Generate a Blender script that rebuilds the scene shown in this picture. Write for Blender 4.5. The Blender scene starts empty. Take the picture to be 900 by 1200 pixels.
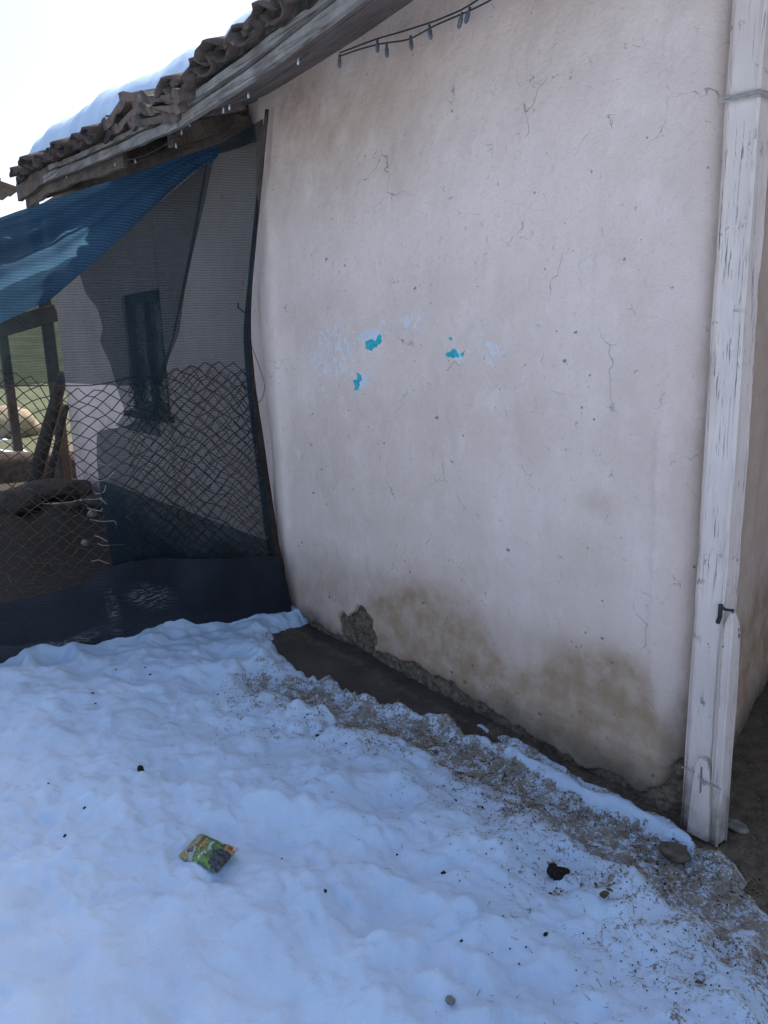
import bpy, math, random
import numpy as np
from mathutils import Vector, Matrix
random.seed(4)
SC = bpy.context.scene
COL = SC.collection

# ------------------------------------------------------------------ camera
# World frame: x runs along the plastered wall (away from the porch post), y is the distance in front of it, z is up.
F, H = 900.0, 1.45
_d = np.array([(570-450)/F, -(4600-600)/F, -1.0]); _d /= np.linalg.norm(_d)
_up = -_d; _fw = np.array([0, 0, -1.0]); _Y = _fw - _fw.dot(_up)*_up; _Y /= np.linalg.norm(_Y); _X = np.cross(_Y, _up)
R0 = np.array([_X, _Y, _up])
def _g0(u, v):
    r = R0 @ np.array([(u-450)/F, -(v-600)/F, -1.0]); return np.array([0, 0, H]) - r*H/r[2]
_A = _g0(800, 962); _S = _g0(342, 722) - _A; _S[2] = 0; _S /= np.linalg.norm(_S)
_N = np.array([-_S[1], _S[0], 0.0])
T = np.array([_S, _N, [0, 0, 1.0]])
CAM = T @ (np.array([0, 0, H]) - _A); CAM[2] = H
RC = T @ R0
cam = bpy.data.cameras.new('camera'); camo = bpy.data.objects.new('camera', cam); COL.objects.link(camo)
M = Matrix.Identity(4)
for i in range(3):
    for j in range(3): M[i][j] = RC[i, j]
    M[i][3] = CAM[i]
camo.matrix_world = M
cam.sensor_fit = 'HORIZONTAL'; cam.sensor_width = 36; cam.lens = 36; cam.clip_start = 0.02; cam.clip_end = 3000
SC.camera = camo

# ------------------------------------------------------------------ sky, sun, exposure
SUN_EL, SUN_DIR = 56.0, np.array([0.365, -0.620, 0.0])
SUN_DIR = SUN_DIR/np.linalg.norm(SUN_DIR)*math.cos(math.radians(SUN_EL)); SUN_DIR[2] = math.sin(math.radians(SUN_EL))
w = bpy.data.worlds.new('World'); SC.world = w; w.use_nodes = True
nt = w.node_tree; bg = nt.nodes['Background']
sk = nt.nodes.new('ShaderNodeTexSky'); sk.sky_type = 'NISHITA'; sk.sun_disc = False
sk.sun_elevation = math.radians(SUN_EL); sk.sun_rotation = math.atan2(SUN_DIR[0], SUN_DIR[1])
sk.altitude = 700; sk.air_density = 1.0; sk.dust_density = 5.0; sk.ozone_density = 1.0
nt.links.new(sk.outputs[0], bg.inputs[0]); bg.inputs[1].default_value = 0.15
sl = bpy.data.lights.new('sun', 'SUN'); sl.energy = 4.0; sl.angle = math.radians(0.53); sl.color = (1.0, 0.95, 0.87)
so = bpy.data.objects.new('sun', sl); COL.objects.link(so)
so.rotation_euler = Vector(SUN_DIR).to_track_quat('Z', 'Y').to_euler(); so.location = (3, -6, 9)
SC.view_settings.view_transform = 'Standard'; SC.view_settings.look = 'None'
SC.view_settings.exposure = 0.95; SC.view_settings.gamma = 1.0
SC.cycles.use_denoising = True; SC.cycles.use_adaptive_sampling = True; SC.cycles.adaptive_threshold = 0.02
SC.cycles.max_bounces = 5; SC.cycles.diffuse_bounces = 3; SC.cycles.glossy_bounces = 2; SC.cycles.transparent_max_bounces = 24; SC.cycles.sample_clamp_indirect = 6

# ------------------------------------------------------------------ photo pixel -> point on a known surface
def ray(u, v): return RC @ np.array([(u-450)/F, -(v-600)/F, -1.0])
def at_y(u, v, y=0.0):
    r = ray(u, v); return CAM + r*((y-CAM[1])/r[1])
def at_z(u, v, z=0.0):
    r = ray(u, v); return CAM + r*((z-CAM[2])/r[2])
def at_x(u, v, x):
    r = ray(u, v); return CAM + r*((x-CAM[0])/r[0])
FD = np.array([0.25, 1, 0]); FD /= np.linalg.norm(FD); FN = np.array([-FD[1], FD[0], 0.0])   # fence runs along FD, FN faces the yard
P0 = np.array([2.36, 0, 0.0])
def at_f(u, v, off=0.0):
    r = ray(u, v); return CAM + r*(FN.dot(P0 + FN*off - CAM)/FN.dot(r))

# ------------------------------------------------------------------ noise
_tab = np.random.RandomState(7).rand(256, 256)
def vn(x, y, seed=0):
    x = np.asarray(x, float) + seed*17.31; y = np.asarray(y, float) + seed*9.77
    xi = np.floor(x).astype(int); yi = np.floor(y).astype(int); fx = x-xi; fy = y-yi
    fx = fx*fx*fx*(fx*(fx*6-15)+10); fy = fy*fy*fy*(fy*(fy*6-15)+10)
    a = _tab[xi & 255, yi & 255]; b = _tab[(xi+1) & 255, yi & 255]; c = _tab[xi & 255, (yi+1) & 255]; d = _tab[(xi+1) & 255, (yi+1) & 255]
    return (a*(1-fx)+b*fx)*(1-fy) + (c*(1-fx)+d*fx)*fy
def fbm(x, y, o=4, seed=0, g=0.5):
    s = 0; a = 1; t = 0; ca, sa = math.cos(.6), math.sin(.6)
    for i in range(o):
        s = s + a*(vn(x, y, seed+i*3)-.5); t += a; a *= g
        x, y = (x*ca-y*sa)*2.03, (x*sa+y*ca)*2.03
    return s/t*2
def ss(a, b, x):
    t = np.clip((x-a)/(b-a), 0, 1); return t*t*(3-2*t)
def polydist(X, Y, pts, wd=None):
    """distance to a polyline, divided by the local half width when wd is given"""
    D = np.full(np.shape(X), 1e9)
    for i in range(len(pts)-1):
        ax, ay = pts[i][:2]; bx, by = pts[i+1][:2]; dx, dy = bx-ax, by-ay
        t = np.clip(((X-ax)*dx+(Y-ay)*dy)/(dx*dx+dy*dy+1e-12), 0, 1)
        d = np.hypot(X-ax-t*dx, Y-ay-t*dy)
        if wd is not None: d = d/(wd[i]+(wd[i+1]-wd[i])*t)
        D = np.minimum(D, d)
    return D
def polysd(X, Y, pts):
    """signed distance to a closed polygon, negative inside"""
    D = polydist(X, Y, list(pts)+[pts[0]]); ins = np.zeros(np.shape(X), bool); n = len(pts)
    for i in range(n):
        ax, ay = pts[i][:2]; bx, by = pts[(i+1) % n][:2]
        c = ((ay > Y) != (by > Y)) & (X < (bx-ax)*(Y-ay)/((by-ay) if by != ay else 1e-9)+ax)
        ins ^= c
    return np.where(ins, -D, D)

# ------------------------------------------------------------------ object helpers
def tag(o, label=None, cat=None, group=None, kind=None):
    if label: o['label'] = label
    if cat: o['category'] = cat
    if group: o['group'] = group
    if kind: o['kind'] = kind
    return o
def empty(name, loc, label=None, cat=None, group=None):
    o = bpy.data.objects.new(name, None); COL.objects.link(o); o.location = loc; o.empty_display_size = 0.1
    return tag(o, label, cat, group)
def wloc(o):
    p = np.zeros(3)
    while o is not None: p += np.array(o.location); o = o.parent
    return p
def mk(name, V, Fc, mat, parent=None, smooth=True, base=None):
    V = np.asarray(V, float).reshape(-1, 3)
    if base is not None: org = np.asarray(base, float)
    elif parent is not None: org = wloc(parent)
    else: org = np.zeros(3)
    me = bpy.data.meshes.new(name)
    if isinstance(Fc, np.ndarray) and Fc.ndim == 2:
        k = Fc.shape[1]; nf = len(Fc)
        me.vertices.add(len(V)); me.vertices.foreach_set('co', (V-org).ravel().astype(np.float32))
        me.loops.add(nf*k); me.loops.foreach_set('vertex_index', Fc.ravel().astype(np.int32))
        me.polygons.add(nf); me.polygons.foreach_set('loop_start', (np.arange(nf)*k).astype(np.int32)); me.polygons.foreach_set('loop_total', np.full(nf, k, np.int32))
        me.update(calc_edges=True); me.validate()
    else:
        me.from_pydata([tuple(p) for p in (V-org)], [], [tuple(int(i) for i in f) for f in Fc]); me.update()
    if smooth: me.polygons.foreach_set('use_smooth', [True]*len(me.polygons))
    o = bpy.data.objects.new(name, me); COL.objects.link(o)
    if parent is not None: o.parent = parent
    o.location = org - (wloc(parent) if parent is not None else 0)
    if mat is not None: me.materials.append(mat)
    return o
def gridf(n, m):
    i = np.arange(n-1)[:, None]; j = np.arange(m-1)[None, :]
    a = i*m+j; return np.stack([a, a+m, a+m+1, a+1], -1).reshape(-1, 4)
def addattr(o, name, arr):
    a = o.data.attributes.new(name, 'FLOAT', 'POINT'); a.data.foreach_set('value', np.asarray(arr, np.float32).ravel())
class MB:
    def __init__(s): s.V = []; s.F = []
    def add(s, V, Fc):
        k = len(s.V); s.V += [tuple(p) for p in V]; s.F += [tuple(int(i)+k for i in f) for f in Fc]; return s
    def box(s, c, X, Y, Z, bev=0.0):
        """box at centre c with half-axis vectors; bevelled edges when bev > 0"""
        c, X, Y, Z = (np.asarray(q, float) for q in (c, X, Y, Z))
        lx, ly, lz = (np.linalg.norm(q) for q in (X, Y, Z))
        if bev <= 0:
            V = [c+i*X+j*Y+k*Z for i in (-1, 1) for j in (-1, 1) for k in (-1, 1)]
            return s.add(V, [(0, 1, 3, 2), (4, 6, 7, 5), (0, 4, 5, 1), (2, 3, 7, 6), (0, 2, 6, 4), (1, 5, 7, 3)])
        b = min(bev, .45*min(lx, ly, lz)*2); V = []
        def vid(i, j, k, ax): return ((i*2+j)*2+k)*3+ax
        for i in (-1, 1):
            for j in (-1, 1):
                for k in (-1, 1):
                    for ax in range(3):
                        q = [(lx-b)/lx, (ly-b)/ly, (lz-b)/lz]; q[ax] = 1
                        V.append(c+i*q[0]*X+j*q[1]*Y+k*q[2]*Z)
        Fs = []
        for a in (0, 1):
            Fs.append([vid(a, 0, 0, 0), vid(a, 0, 1, 0), vid(a, 1, 1, 0), vid(a, 1, 0, 0)][::1 if a == 0 else -1])
            Fs.append([vid(0, a, 0, 1), vid(1, a, 0, 1), vid(1, a, 1, 1), vid(0, a, 1, 1)][::1 if a == 0 else -1])
            Fs.append([vid(0, 0, a, 2), vid(0, 1, a, 2), vid(1, 1, a, 2), vid(1, 0, a, 2)][::1 if a == 0 else -1])
        for a in (0, 1):
            for b2 in (0, 1):
                Fs.append([vid(a, b2, 0, 0), vid(a, b2, 1, 0), vid(a, b2, 1, 1), vid(a, b2, 0, 1)])
                Fs.append([vid(a, 0, b2, 0), vid(a, 1, b2, 0), vid(a, 1, b2, 2), vid(a, 0, b2, 2)])
                Fs.append([vid(0, a, b2, 1), vid(1, a, b2, 1), vid(1, a, b2, 2), vid(0, a, b2, 2)])
                for c2 in (0, 1): Fs.append([vid(a, b2, c2, q) for q in range(3)])
        return s.add(V, Fs)
    def tube(s, P, r, n=6, cap=True):
        P = [np.asarray(p, float) for p in P]; V = []; Fs = []
        if np.isscalar(r): r = [r]*len(P)
        t0 = P[1]-P[0]; ref = np.array([0, 0, 1.0]) if abs(t0[2]) < .9*np.linalg.norm(t0) else np.array([1.0, 0, 0])
        for i, p in enumerate(P):
            t = P[min(i+1, len(P)-1)]-P[max(i-1, 0)]; t = t/(np.linalg.norm(t)+1e-12)
            a = np.cross(t, ref); a /= np.linalg.norm(a)+1e-12; b = np.cross(t, a); ref = -np.cross(t, a) if False else ref
            for k in range(n):
                q = 2*math.pi*k/n; V.append(p+r[i]*(math.cos(q)*a+math.sin(q)*b))
        for i in range(len(P)-1):
            for k in range(n):
                Fs.append((i*n+k, i*n+(k+1) % n, (i+1)*n+(k+1) % n, (i+1)*n+k))
        if cap: Fs += [tuple(range(n))[::-1], tuple(range((len(P)-1)*n, len(P)*n))]
        return s.add(V, Fs)
    def build(s, name, mat, parent=None, smooth=False, base=None): return mk(name, np.array(s.V), s.F, mat, parent, smooth, base)
def spline(P, n):
    P = np.asarray(P, float); d = np.r_[0, np.cumsum(np.linalg.norm(np.diff(P, axis=0), axis=1))]; t = np.linspace(0, d[-1], n)
    Q = np.stack([np.interp(t, d, P[:, k]) for k in range(P.shape[1])], 1)
    for _ in range(max(1, n//(3*len(P)))): Q[1:-1] = .25*Q[:-2]+.5*Q[1:-1]+.25*Q[2:]
    return Q

# ------------------------------------------------------------------ material helpers
class NT:
    def __init__(s, name, rough=.8, spec=.3):
        s.m = bpy.data.materials.new(name); s.m.use_nodes = True; s.t = s.m.node_tree; s.b = s.t.nodes['Principled BSDF']
        s.b.inputs['Roughness'].default_value = rough; s.b.inputs['Specular IOR Level'].default_value = spec
        s.out = s.t.nodes['Material Output']; s._co = None
    def n(s, k): return s.t.nodes.new('ShaderNode'+k)
    def l(s, a, b): s.t.links.new(a, b); return s
    def co(s, kind='Object'):
        if s._co is None: s._co = s.n('TexCoord')
        return s._co.outputs[kind]
    def put(s, sock, v):
        if hasattr(v, 'links'): s.l(v, sock)
        elif isinstance(v, (tuple, list)) and len(v) == 3 and sock.type == 'RGBA': sock.default_value = (*v, 1)
        else: sock.default_value = v
    def noise(s, sc, det=5, rough=.55, vec=None, dist=0, scale3=None):
        q = s.n('TexNoise'); q.inputs['Scale'].default_value = sc; q.inputs['Detail'].default_value = min(det, 3); q.inputs['Roughness'].default_value = rough; q.inputs['Distortion'].default_value = dist
        v = vec or s.co()
        if scale3:
            mp = s.n('Mapping'); mp.inputs['Scale'].default_value = scale3; s.l(v, mp.inputs[0]); v = mp.outputs[0]
        s.l(v, q.inputs['Vector']); return q.outputs['Fac']
    def voro(s, sc, feat='F1', out='Distance', vec=None, rnd=1.0):
        q = s.n('TexVoronoi'); q.feature = feat; q.inputs['Scale'].default_value = sc; q.inputs['Randomness'].default_value = rnd
        s.l(vec or s.co(), q.inputs['Vector']); return q.outputs[out]
    def math(s, op, a, b=0.0, clamp=False):
        q = s.n('Math'); q.operation = op; q.use_clamp = clamp; s.put(q.inputs[0], a); s.put(q.inputs[1], b); return q.outputs[0]
    def rng(s, v, a, b, c=0.0, d=1.0):
        q = s.n('MapRange'); q.interpolation_type = 'SMOOTHSTEP'; s.put(q.inputs[0], v)
        for i, k in enumerate((a, b, c, d)): q.inputs[i+1].default_value = k
        return q.outputs[0]
    def mix(s, f, a, b, mode='MIX'):
        q = s.n('MixRGB'); q.blend_type = mode; s.put(q.inputs[0], f); s.put(q.inputs[1], a); s.put(q.inputs[2], b); return q.outputs[0]
    def attr(s, name):
        q = s.n('Attribute'); q.attribute_name = name; return q.outputs['Fac']
    def warp(s, sc, amt):
        q = s.n('TexNoise'); q.inputs['Scale'].default_value = sc; q.inputs['Detail'].default_value = 3; s.l(s.co(), q.inputs['Vector'])
        a = s.n('VectorMath'); a.operation = 'SUBTRACT'; s.l(q.outputs['Color'], a.inputs[0]); a.inputs[1].default_value = (.5, .5, .5)
        b = s.n('VectorMath'); b.operation = 'SCALE'; s.l(a.outputs[0], b.inputs[0]); b.inputs['Scale'].default_value = amt
        c = s.n('VectorMath'); c.operation = 'ADD'; s.l(s.co(), c.inputs[0]); s.l(b.outputs[0], c.inputs[1]); return c.outputs[0]
    def bump(s, h, dist=.002, st=1.0):
        q = s.n('Bump'); q.inputs['Distance'].default_value = dist; q.inputs['Strength'].default_value = st; s.l(h, q.inputs['Height']); s.l(q.outputs[0], s.b.inputs['Normal'])
    def col(s, v): s.put(s.b.inputs['Base Color'], v); return s
    def rough(s, v): s.put(s.b.inputs['Roughness'], v); return s

def mat_plaster(name, tint=(1, 1, 1)):
    q = NT(name, .85, .25); t = lambda c: tuple(a*b for a, b in zip(c, tint))
    big = q.noise(1.4, 6, .6); med = q.noise(7, 6, .65); fine = q.noise(60, 5, .7)
    c = q.mix(q.rng(big, .3, .7), t((0.669, 0.522, 0.457)), t((0.791, 0.632, 0.565)))
    c = q.mix(q.rng(med, .45, .75, 0, .55), c, t((0.825, 0.670, 0.609)))
    c = q.mix(q.rng(fine, .5, .8, 0, .35), c, t((0.557, 0.429, 0.362)))
    streak = q.noise(3, 5, .6, scale3=(5, 5, .7))
    c = q.mix(q.rng(streak, .54, .78, 0, .22), c, t((0.626, 0.468, 0.362)))
    st = q.attr('stain_shade'); sn = q.noise(9, 6, .65)
    c = q.mix(q.math('MULTIPLY', st, q.rng(sn, .25, .7, .6, 1)), c, (.37, .245, .155))
    fl = q.attr('flake'); fv = q.noise(32, 3, .75, q.warp(40, .02))
    fm = q.rng(q.math('ADD', fv, q.math('MULTIPLY', fl, .19)), .70, .74)
    fm = q.math('MULTIPLY', fm, q.rng(fl, .03, .25)); c = q.mix(q.math('MULTIPLY', fm, .75), c, (.66, .70, .78))
    cn = q.math('MULTIPLY', q.math('SUBTRACT', q.noise(60, 3, .8), .5), 1.5)
    c = q.mix(q.math('MULTIPLY', q.rng(q.math('ADD', q.attr('chipw'), cn), .48, .56), .85), c, (.62, .64, .69))
    c = q.mix(q.rng(q.math('ADD', q.attr('chip'), cn), .46, .54), c, q.mix(q.rng(q.noise(50, 2, .6), .4, .6), (.025, .33, .42), (.05, .45, .52)))
    w = q.warp(5, .25)
    ck = q.voro(2.6, 'DISTANCE_TO_EDGE', 'Distance', w); cm = q.math('MULTIPLY', q.rng(ck, .0, .0055, .85, 0), q.rng(q.noise(4.1, 3, .6), .53, .62))
    ck2 = q.voro(16, 'DISTANCE_TO_EDGE', 'Distance', q.warp(26, .05)); cm2 = q.math('MULTIPLY', q.rng(ck2, 0, .020, 1, 0), q.rng(q.noise(17, 3, .6), .58, .66))
    pit = q.voro(30, 'F1', 'Distance', q.warp(40, .012)); pm = q.math('MULTIPLY', q.rng(pit, .10, .17, 1, 0), q.rng(q.noise(11, 4, .7), .58, .64))
    pa = q.rng(q.math('ADD', q.attr('pit'), q.math('MULTIPLY', q.math('SUBTRACT', q.noise(120, 2, .7), .5), 1.2)), .42, .52)
    dk = q.math('MAXIMUM', q.math('MAXIMUM', cm, cm2), q.math('MAXIMUM', pm, pa))
    c = q.mix(q.math('MULTIPLY', dk, .72), c, (.12, .10, .095))
    dp = q.attr('damp_dark'); c = q.mix(q.math('MULTIPLY', dp, q.rng(q.noise(16, 6, .7), .2, .75, .55, 1)), c, (.13, .105, .085))
    ad = q.attr('adobe'); c = q.mix(q.rng(ad, .35, .6), c, q.mix(q.rng(q.noise(38, 6, .75), .3, .7), (.085, .064, .048), (.25, .19, .135)))
    q.col(c); q.rough(q.rng(dp, 0, 1, .86, .72))
    h = q.noise(34, 3, .85)
    q.bump(h, .005, .9); return q.m
def mat_snow(name='snow'):
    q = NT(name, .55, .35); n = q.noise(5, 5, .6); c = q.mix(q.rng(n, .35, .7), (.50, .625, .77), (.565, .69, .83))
    d = q.attr('dirt'); dn = q.noise(110, 3, .8); pn = q.noise(17, 3, .7)
    dm = q.rng(q.math('ADD', q.math('MULTIPLY', d, .25), q.math('ADD', q.math('MULTIPLY', dn, .8), q.math('MULTIPLY', pn, .8))), .94, 1.06)
    dm = q.math('MULTIPLY', dm, q.rng(d, .02, .2)); tint = q.mix(q.rng(q.noise(60, 2, .6), .4, .6), (.115, .088, .058), (.26, .205, .135))
    c = q.mix(q.math('MULTIPLY', dm, .92), c, tint); c = q.mix(q.math('MULTIPLY', d, .16), c, (.34, .30, .27))
    sp = q.voro(55, 'F1', 'Distance'); spm = q.math('MULTIPLY', q.rng(sp, .05, .11, 1, 0), q.rng(q.noise(6, 3, .7), .58, .68))
    c = q.mix(q.math('MULTIPLY', spm, .7), c, (.13, .105, .08))
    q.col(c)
    h = q.noise(75, 3, .8); q.bump(h, .0045, .9); return q.m
def mat_ground():
    q = NT('soil', .9, .25); n = q.noise(14, 6, .7); f = q.noise(95, 5, .75)
    c = q.mix(q.rng(n, .3, .7), (.075, .056, .040), (.150, .118, .085)); c = q.mix(q.rng(f, .5, .75), c, (.21, .17, .12))
    wet = q.attr('wet'); c = q.mix(wet, c, q.mix(q.rng(q.noise(5, 5, .6), .3, .7), (.060, .050, .042), (.088, .075, .062)))
    c = q.mix(q.attr('dung_shade'), c, q.mix(q.rng(f, .45, .72), (.022, .017, .013), (.060, .044, .030))); fld = q.attr('field'); g = q.mix(q.rng(q.noise(.6, 6, .65), .35, .65), (.036, .056, .024), (.08, .085, .040)); g = q.mix(q.rng(q.noise(9, 5, .7), .5, .8), g, (.11, .105, .06))
    c = q.mix(fld, c, g); q.col(c); q.rough(q.rng(wet, 0, 1, .92, .5))
    h = q.noise(45, 3, .75); hw = q.math('MULTIPLY', h, q.rng(wet, 0, 1, 1, .8)); q.bump(hw, .006, .8); return q.m
def mat_wood(name, a, b, dark, grain=(30, 30, 1.2), amt=.5, rough=.85):
    q = NT(name, rough, .2); g = q.noise(3, 6, .65, scale3=grain); n = q.noise(6, 5, .6)
    c = q.mix(q.rng(n, .3, .7), a, b); c = q.mix(q.rng(g, .48, .68, 0, amt), c, dark); c = q.mix(q.rng(q.noise(45, 5, .7), .58, .75, 0, .6), c, dark)
    q.col(c); q.bump(g, .003, .8); return q.m
def mat_paintwood():
    q = NT('whitewashed_wood', .7, .3); c = q.mix(q.rng(q.noise(3, 5, .6), .3, .7), (0.668, 0.552, 0.494), (0.790, 0.662, 0.597))
    g = q.noise(4, 5, .65, scale3=(26, 26, 1.1)); c = q.mix(q.rng(g, .5, .75, 0, .4), c, (0.531, 0.428, 0.372))
    ck = q.noise(5, 4, .7, scale3=(42, 42, 1.7)); km = q.math('MULTIPLY', q.rng(ck, .60, .64), q.rng(q.noise(2.6, 3, .6), .45, .6))
    kn = q.noise(30, 5, .7, scale3=(1, 1, .7)); k2 = q.math('MULTIPLY', q.rng(kn, .61, .65), q.rng(q.noise(3.4, 3, .6, scale3=(1, 1, 1.7)), .5, .62))
    dk = q.math('MAXIMUM', km, k2); c = q.mix(q.math('MULTIPLY', dk, .85), c, (.10, .095, .10))
    low = q.attr('grime'); c = q.mix(q.math('MULTIPLY', low, q.rng(q.noise(20, 5, .7), .3, .7, .4, 1)), c, (.20, .165, .13))
    q.col(c); q.bump(q.math('SUBTRACT', g, dk), .003, .8); return q.m
def mat_net(name, colr, alpha, vary=.15, trans=.5, wv=(70, 170), scuff=0.0, rough=.6, weave=1.0):
    """woven shade net: threads with open meshes between them"""
    q = NT(name, rough, .3); q.t.nodes.remove(q.b)
    uv = q.co('UV'); mp = q.n('Mapping'); mp.inputs['Scale'].default_value = (wv[0], wv[1], 1); q.l(uv, mp.inputs[0])
    wz = q.n('TexWave'); wz.wave_type = 'BANDS'; wz.bands_direction = 'Y'; wz.inputs['Scale'].default_value = 1/6.283*1.0; wz.inputs['Distortion'].default_value = 4.0; wz.inputs['Detail'].default_value = 2; q.l(mp.outputs[0], wz.inputs[0])
    nz = q.n('TexNoise'); nz.inputs['Scale'].default_value = 1.0; nz.inputs['Detail'].default_value = 2; q.l(mp.outputs[0], nz.inputs['Vector'])
    lo = q.noise(2.2, 4, .6, uv)
    a = q.math('ADD', alpha, q.math('MULTIPLY', q.math('SUBTRACT', wz.outputs['Fac'], .5), vary))
    a = q.math('ADD', a, q.math('MULTIPLY', q.math('SUBTRACT', nz.outputs['Fac'], .5), vary*1.2))
    a = q.math('ADD', a, q.math('MULTIPLY', q.math('SUBTRACT', lo, .5), vary*.8), True)
    c = q.mix(q.rng(lo, .3, .7), tuple(x*.75 for x in colr), tuple(min(1, x*1.2) for x in colr))
    c = q.mix(1.0, c, q.mix(q.math('MULTIPLY', q.math('ADD', wz.outputs['Fac'], nz.outputs['Fac']), .6, True), (1-.45*weave,)*3, (1+.3*weave,)*3), 'MULTIPLY')
    if scuff:
        sm = q.math('MULTIPLY', q.rng(q.noise(40, 6, .75, uv, scale3=(.6, 2.2, 1)), .46, .62), q.attr('scuff')); c = q.mix(q.math('MULTIPLY', sm, scuff), c, (.26, .26, .27))
    df = q.n('BsdfDiffuse'); q.put(df.inputs[0], c); tr = q.n('BsdfTranslucent'); q.put(tr.inputs[0], c)
    m1 = q.n('MixShader'); m1.inputs[0].default_value = trans; q.l(df.outputs[0], m1.inputs[1]); q.l(tr.outputs[0], m1.inputs[2])
    tp = q.n('BsdfTransparent'); m2 = q.n('MixShader'); q.l(a, m2.inputs[0]); q.l(tp.outputs[0], m2.inputs[1]); q.l(m1.outputs[0], m2.inputs[2]); q.l(m2.outputs[0], q.out.inputs[0]); return q.m
def mat_plain(name, a, b, sc=20, rough=.8, spec=.3, bump=.002, metal=0):
    q = NT(name, rough, spec); q.b.inputs['Metallic'].default_value = metal; n = q.noise(sc, 5, .7); q.col(q.mix(q.rng(n, .3, .7), a, b)); q.bump(q.noise(sc*3, 4, .7), bump, .7); return q.m
def mat_tile(nm='clay_tile', k=1.0):
    q = NT(nm, .85, .25); oi = q.n('ObjectInfo'); c = q.mix(oi.outputs['Random'], tuple(k*v for v in (.075, .055, .047)), tuple(k*v for v in (.12, .085, .070)))
    c = q.mix(q.rng(q.noise(9, 6, .7), .42, .66), c, (.06, .052, .048)); c = q.mix(q.rng(q.noise(28, 5, .7), .6, .72), c, (.18, .16, .135)); q.col(c); q.bump(q.noise(50, 5, .75), .005, .9); return q.m
MAT = dict(
    plaster=mat_plaster('wall_plaster'), plaster2=mat_plaster('far_wall_plaster', (1.0, 1.0, 1.0)), snow=mat_snow(), soil=mat_ground(),
    paint=mat_paintwood(), fascia=mat_wood('weathered_fascia', (.18, .155, .14), (.32, .29, .265), (.07, .058, .05), (1.2, 34, 34), .85),
    rough=mat_wood('dark_roof_wood', (.10, .075, .06), (.17, .13, .105), (.04, .03, .026), (1.2, 30, 30), .6),
    soffit=mat_wood('grey_soffit_board', (.15, .125, .115), (.22, .19, .175), (.07, .055, .05), (1.0, 24, 24), .5),
    darkwood=mat_wood('dark_pole_wood', (.05, .04, .034), (.09, .07, .058), (.02, .017, .015), (30, 30, 1.2), .6),
    tile=mat_tile(), flattile=mat_tile('slipped_clay_tile', 1.9),
    netlight=mat_net('light_shade_net', (.034, .054, .056), .72, .12, .4, weave=.18),
    netdark=mat_net('dark_shade_net', (.030, .044, .054), .66, .14, .45, weave=.18),
    netlow=mat_net('lower_shade_net', (.024, .042, .050), .73, .10, .4, weave=.18),
    netbase=mat_net('black_shade_cloth', (.040, .043, .052), .965, .05, .3, scuff=.8),
    netblue=mat_net('blue_shade_net', (.060, .128, .205), .985, .05, .75),
    wire=mat_plain('rusty_wire', (.035, .028, .024), (.09, .06, .045), 60, .7, .3, .0005),
    wirelight=mat_plain('grey_wire', (.28, .26, .24), (.42, .39, .35), 60, .6, .4, .0005),
    cable=mat_plain('green_black_cable', (.018, .024, .026), (.035, .045, .05), 40, .6, .3, .0005),
    bulb=mat_plain('dull_bulb_plastic', (.07, .085, .11), (.12, .14, .17), 30, .35, .5, .0005),
    ledbulb=mat_plain('clear_led_plastic', (.42, .44, .46), (.58, .60, .62), 30, .3, .5, .0005),
    clod=mat_plain('dark_clod', (.012, .010, .009), (.035, .028, .022), 60, .9, .2, .004),
    stone=mat_plain('grey_stone', (.17, .155, .14), (.29, .265, .235), 25, .85, .3, .005),
    palestone=mat_plain('pale_stone', (.20, .16, .10), (.30, .25, .17), 9, .85, .3, .01),
    leaf=mat_plain('dead_leaf', (.055, .055, .022), (.11, .095, .04), 30, .7, .3, .001),
    straw=mat_plain('dry_straw', (.20, .155, .085), (.34, .27, .15), 30, .8, .2, .0005),
    frame=mat_wood('dark_window_wood', (.05, .045, .042), (.09, .08, .072), (.02, .018, .016), (20, 20, 1.4), .5),
    mudwall=mat_plain('mud_wall', (.045, .037, .030), (.09, .074, .060), 12, .92, .2, .012),
    mudlump=mat_plain('brown_mud', (.09, .07, .052), (.16, .13, .10), 30, .9, .2, .006),
    mortar=mat_plain('old_mortar', (.035, .030, .028), (.085, .07, .062), 22, .95, .15, .012),
    dark=mat_plain('interior_shade', (.02, .018, .017), (.035, .03, .028), 10, .9, .2, .002),  # near-black colour stands in for the darkness of doorway and room
)
def mat_glass():
    q = NT('window_glass', .06, .6); q.col(q.mix(q.math('MULTIPLY', q.rng(q.noise(60, 3, .8), .5, .6), q.rng(q.noise(5, 2, .6), .45, .55)), (.05, .06, .055), (.50, .52, .48))); q.rough(q.rng(q.noise(9, 4, .6), .3, .7, .05, .4)); return q.m  # bright lacy glimmer in the pane is painted in as pale flecks
MAT['glass'] = mat_glass()

# ================================================================== the ground and the snow
def axis(fine, lo, hi, far0, far1, g=1.22):
    a = list(np.arange(lo, hi+1e-9, fine)); st = fine; x = hi
    while x < far1: st *= g; x += st; a.append(x)
    st = fine; x = lo; pre = []
    while x > far0: st *= g; x -= st; pre.append(x)
    return np.array(pre[::-1]+a)
G = lambda u, v, z=0.02: at_z(u, v, z)[:2]
def fence_x(y): return 2.36 + .25*y
def ground_h(X, Y):
    h = .010*fbm(X*2.2, Y*2.2, 4, 1) + .008*fbm(X*16, Y*16, 5, 2, .6)
    far = ss(3.0, 9.0, np.maximum(np.abs(X), np.abs(Y)))
    h = h + far*.15*fbm(X*.25, Y*.25, 4, 3)
    h = h + ss(16, 90, X)*9.0 + ss(90, 500, X)*30            # the field climbs to a rise behind the house
    h = h + .22*np.exp(-(((X-5.4)/.9)**2+((Y-.75)/.75)**2))*(1+.5*fbm(X*5, Y*5, 4, 5))   # heap of dark soil beyond the net
    return h
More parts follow.
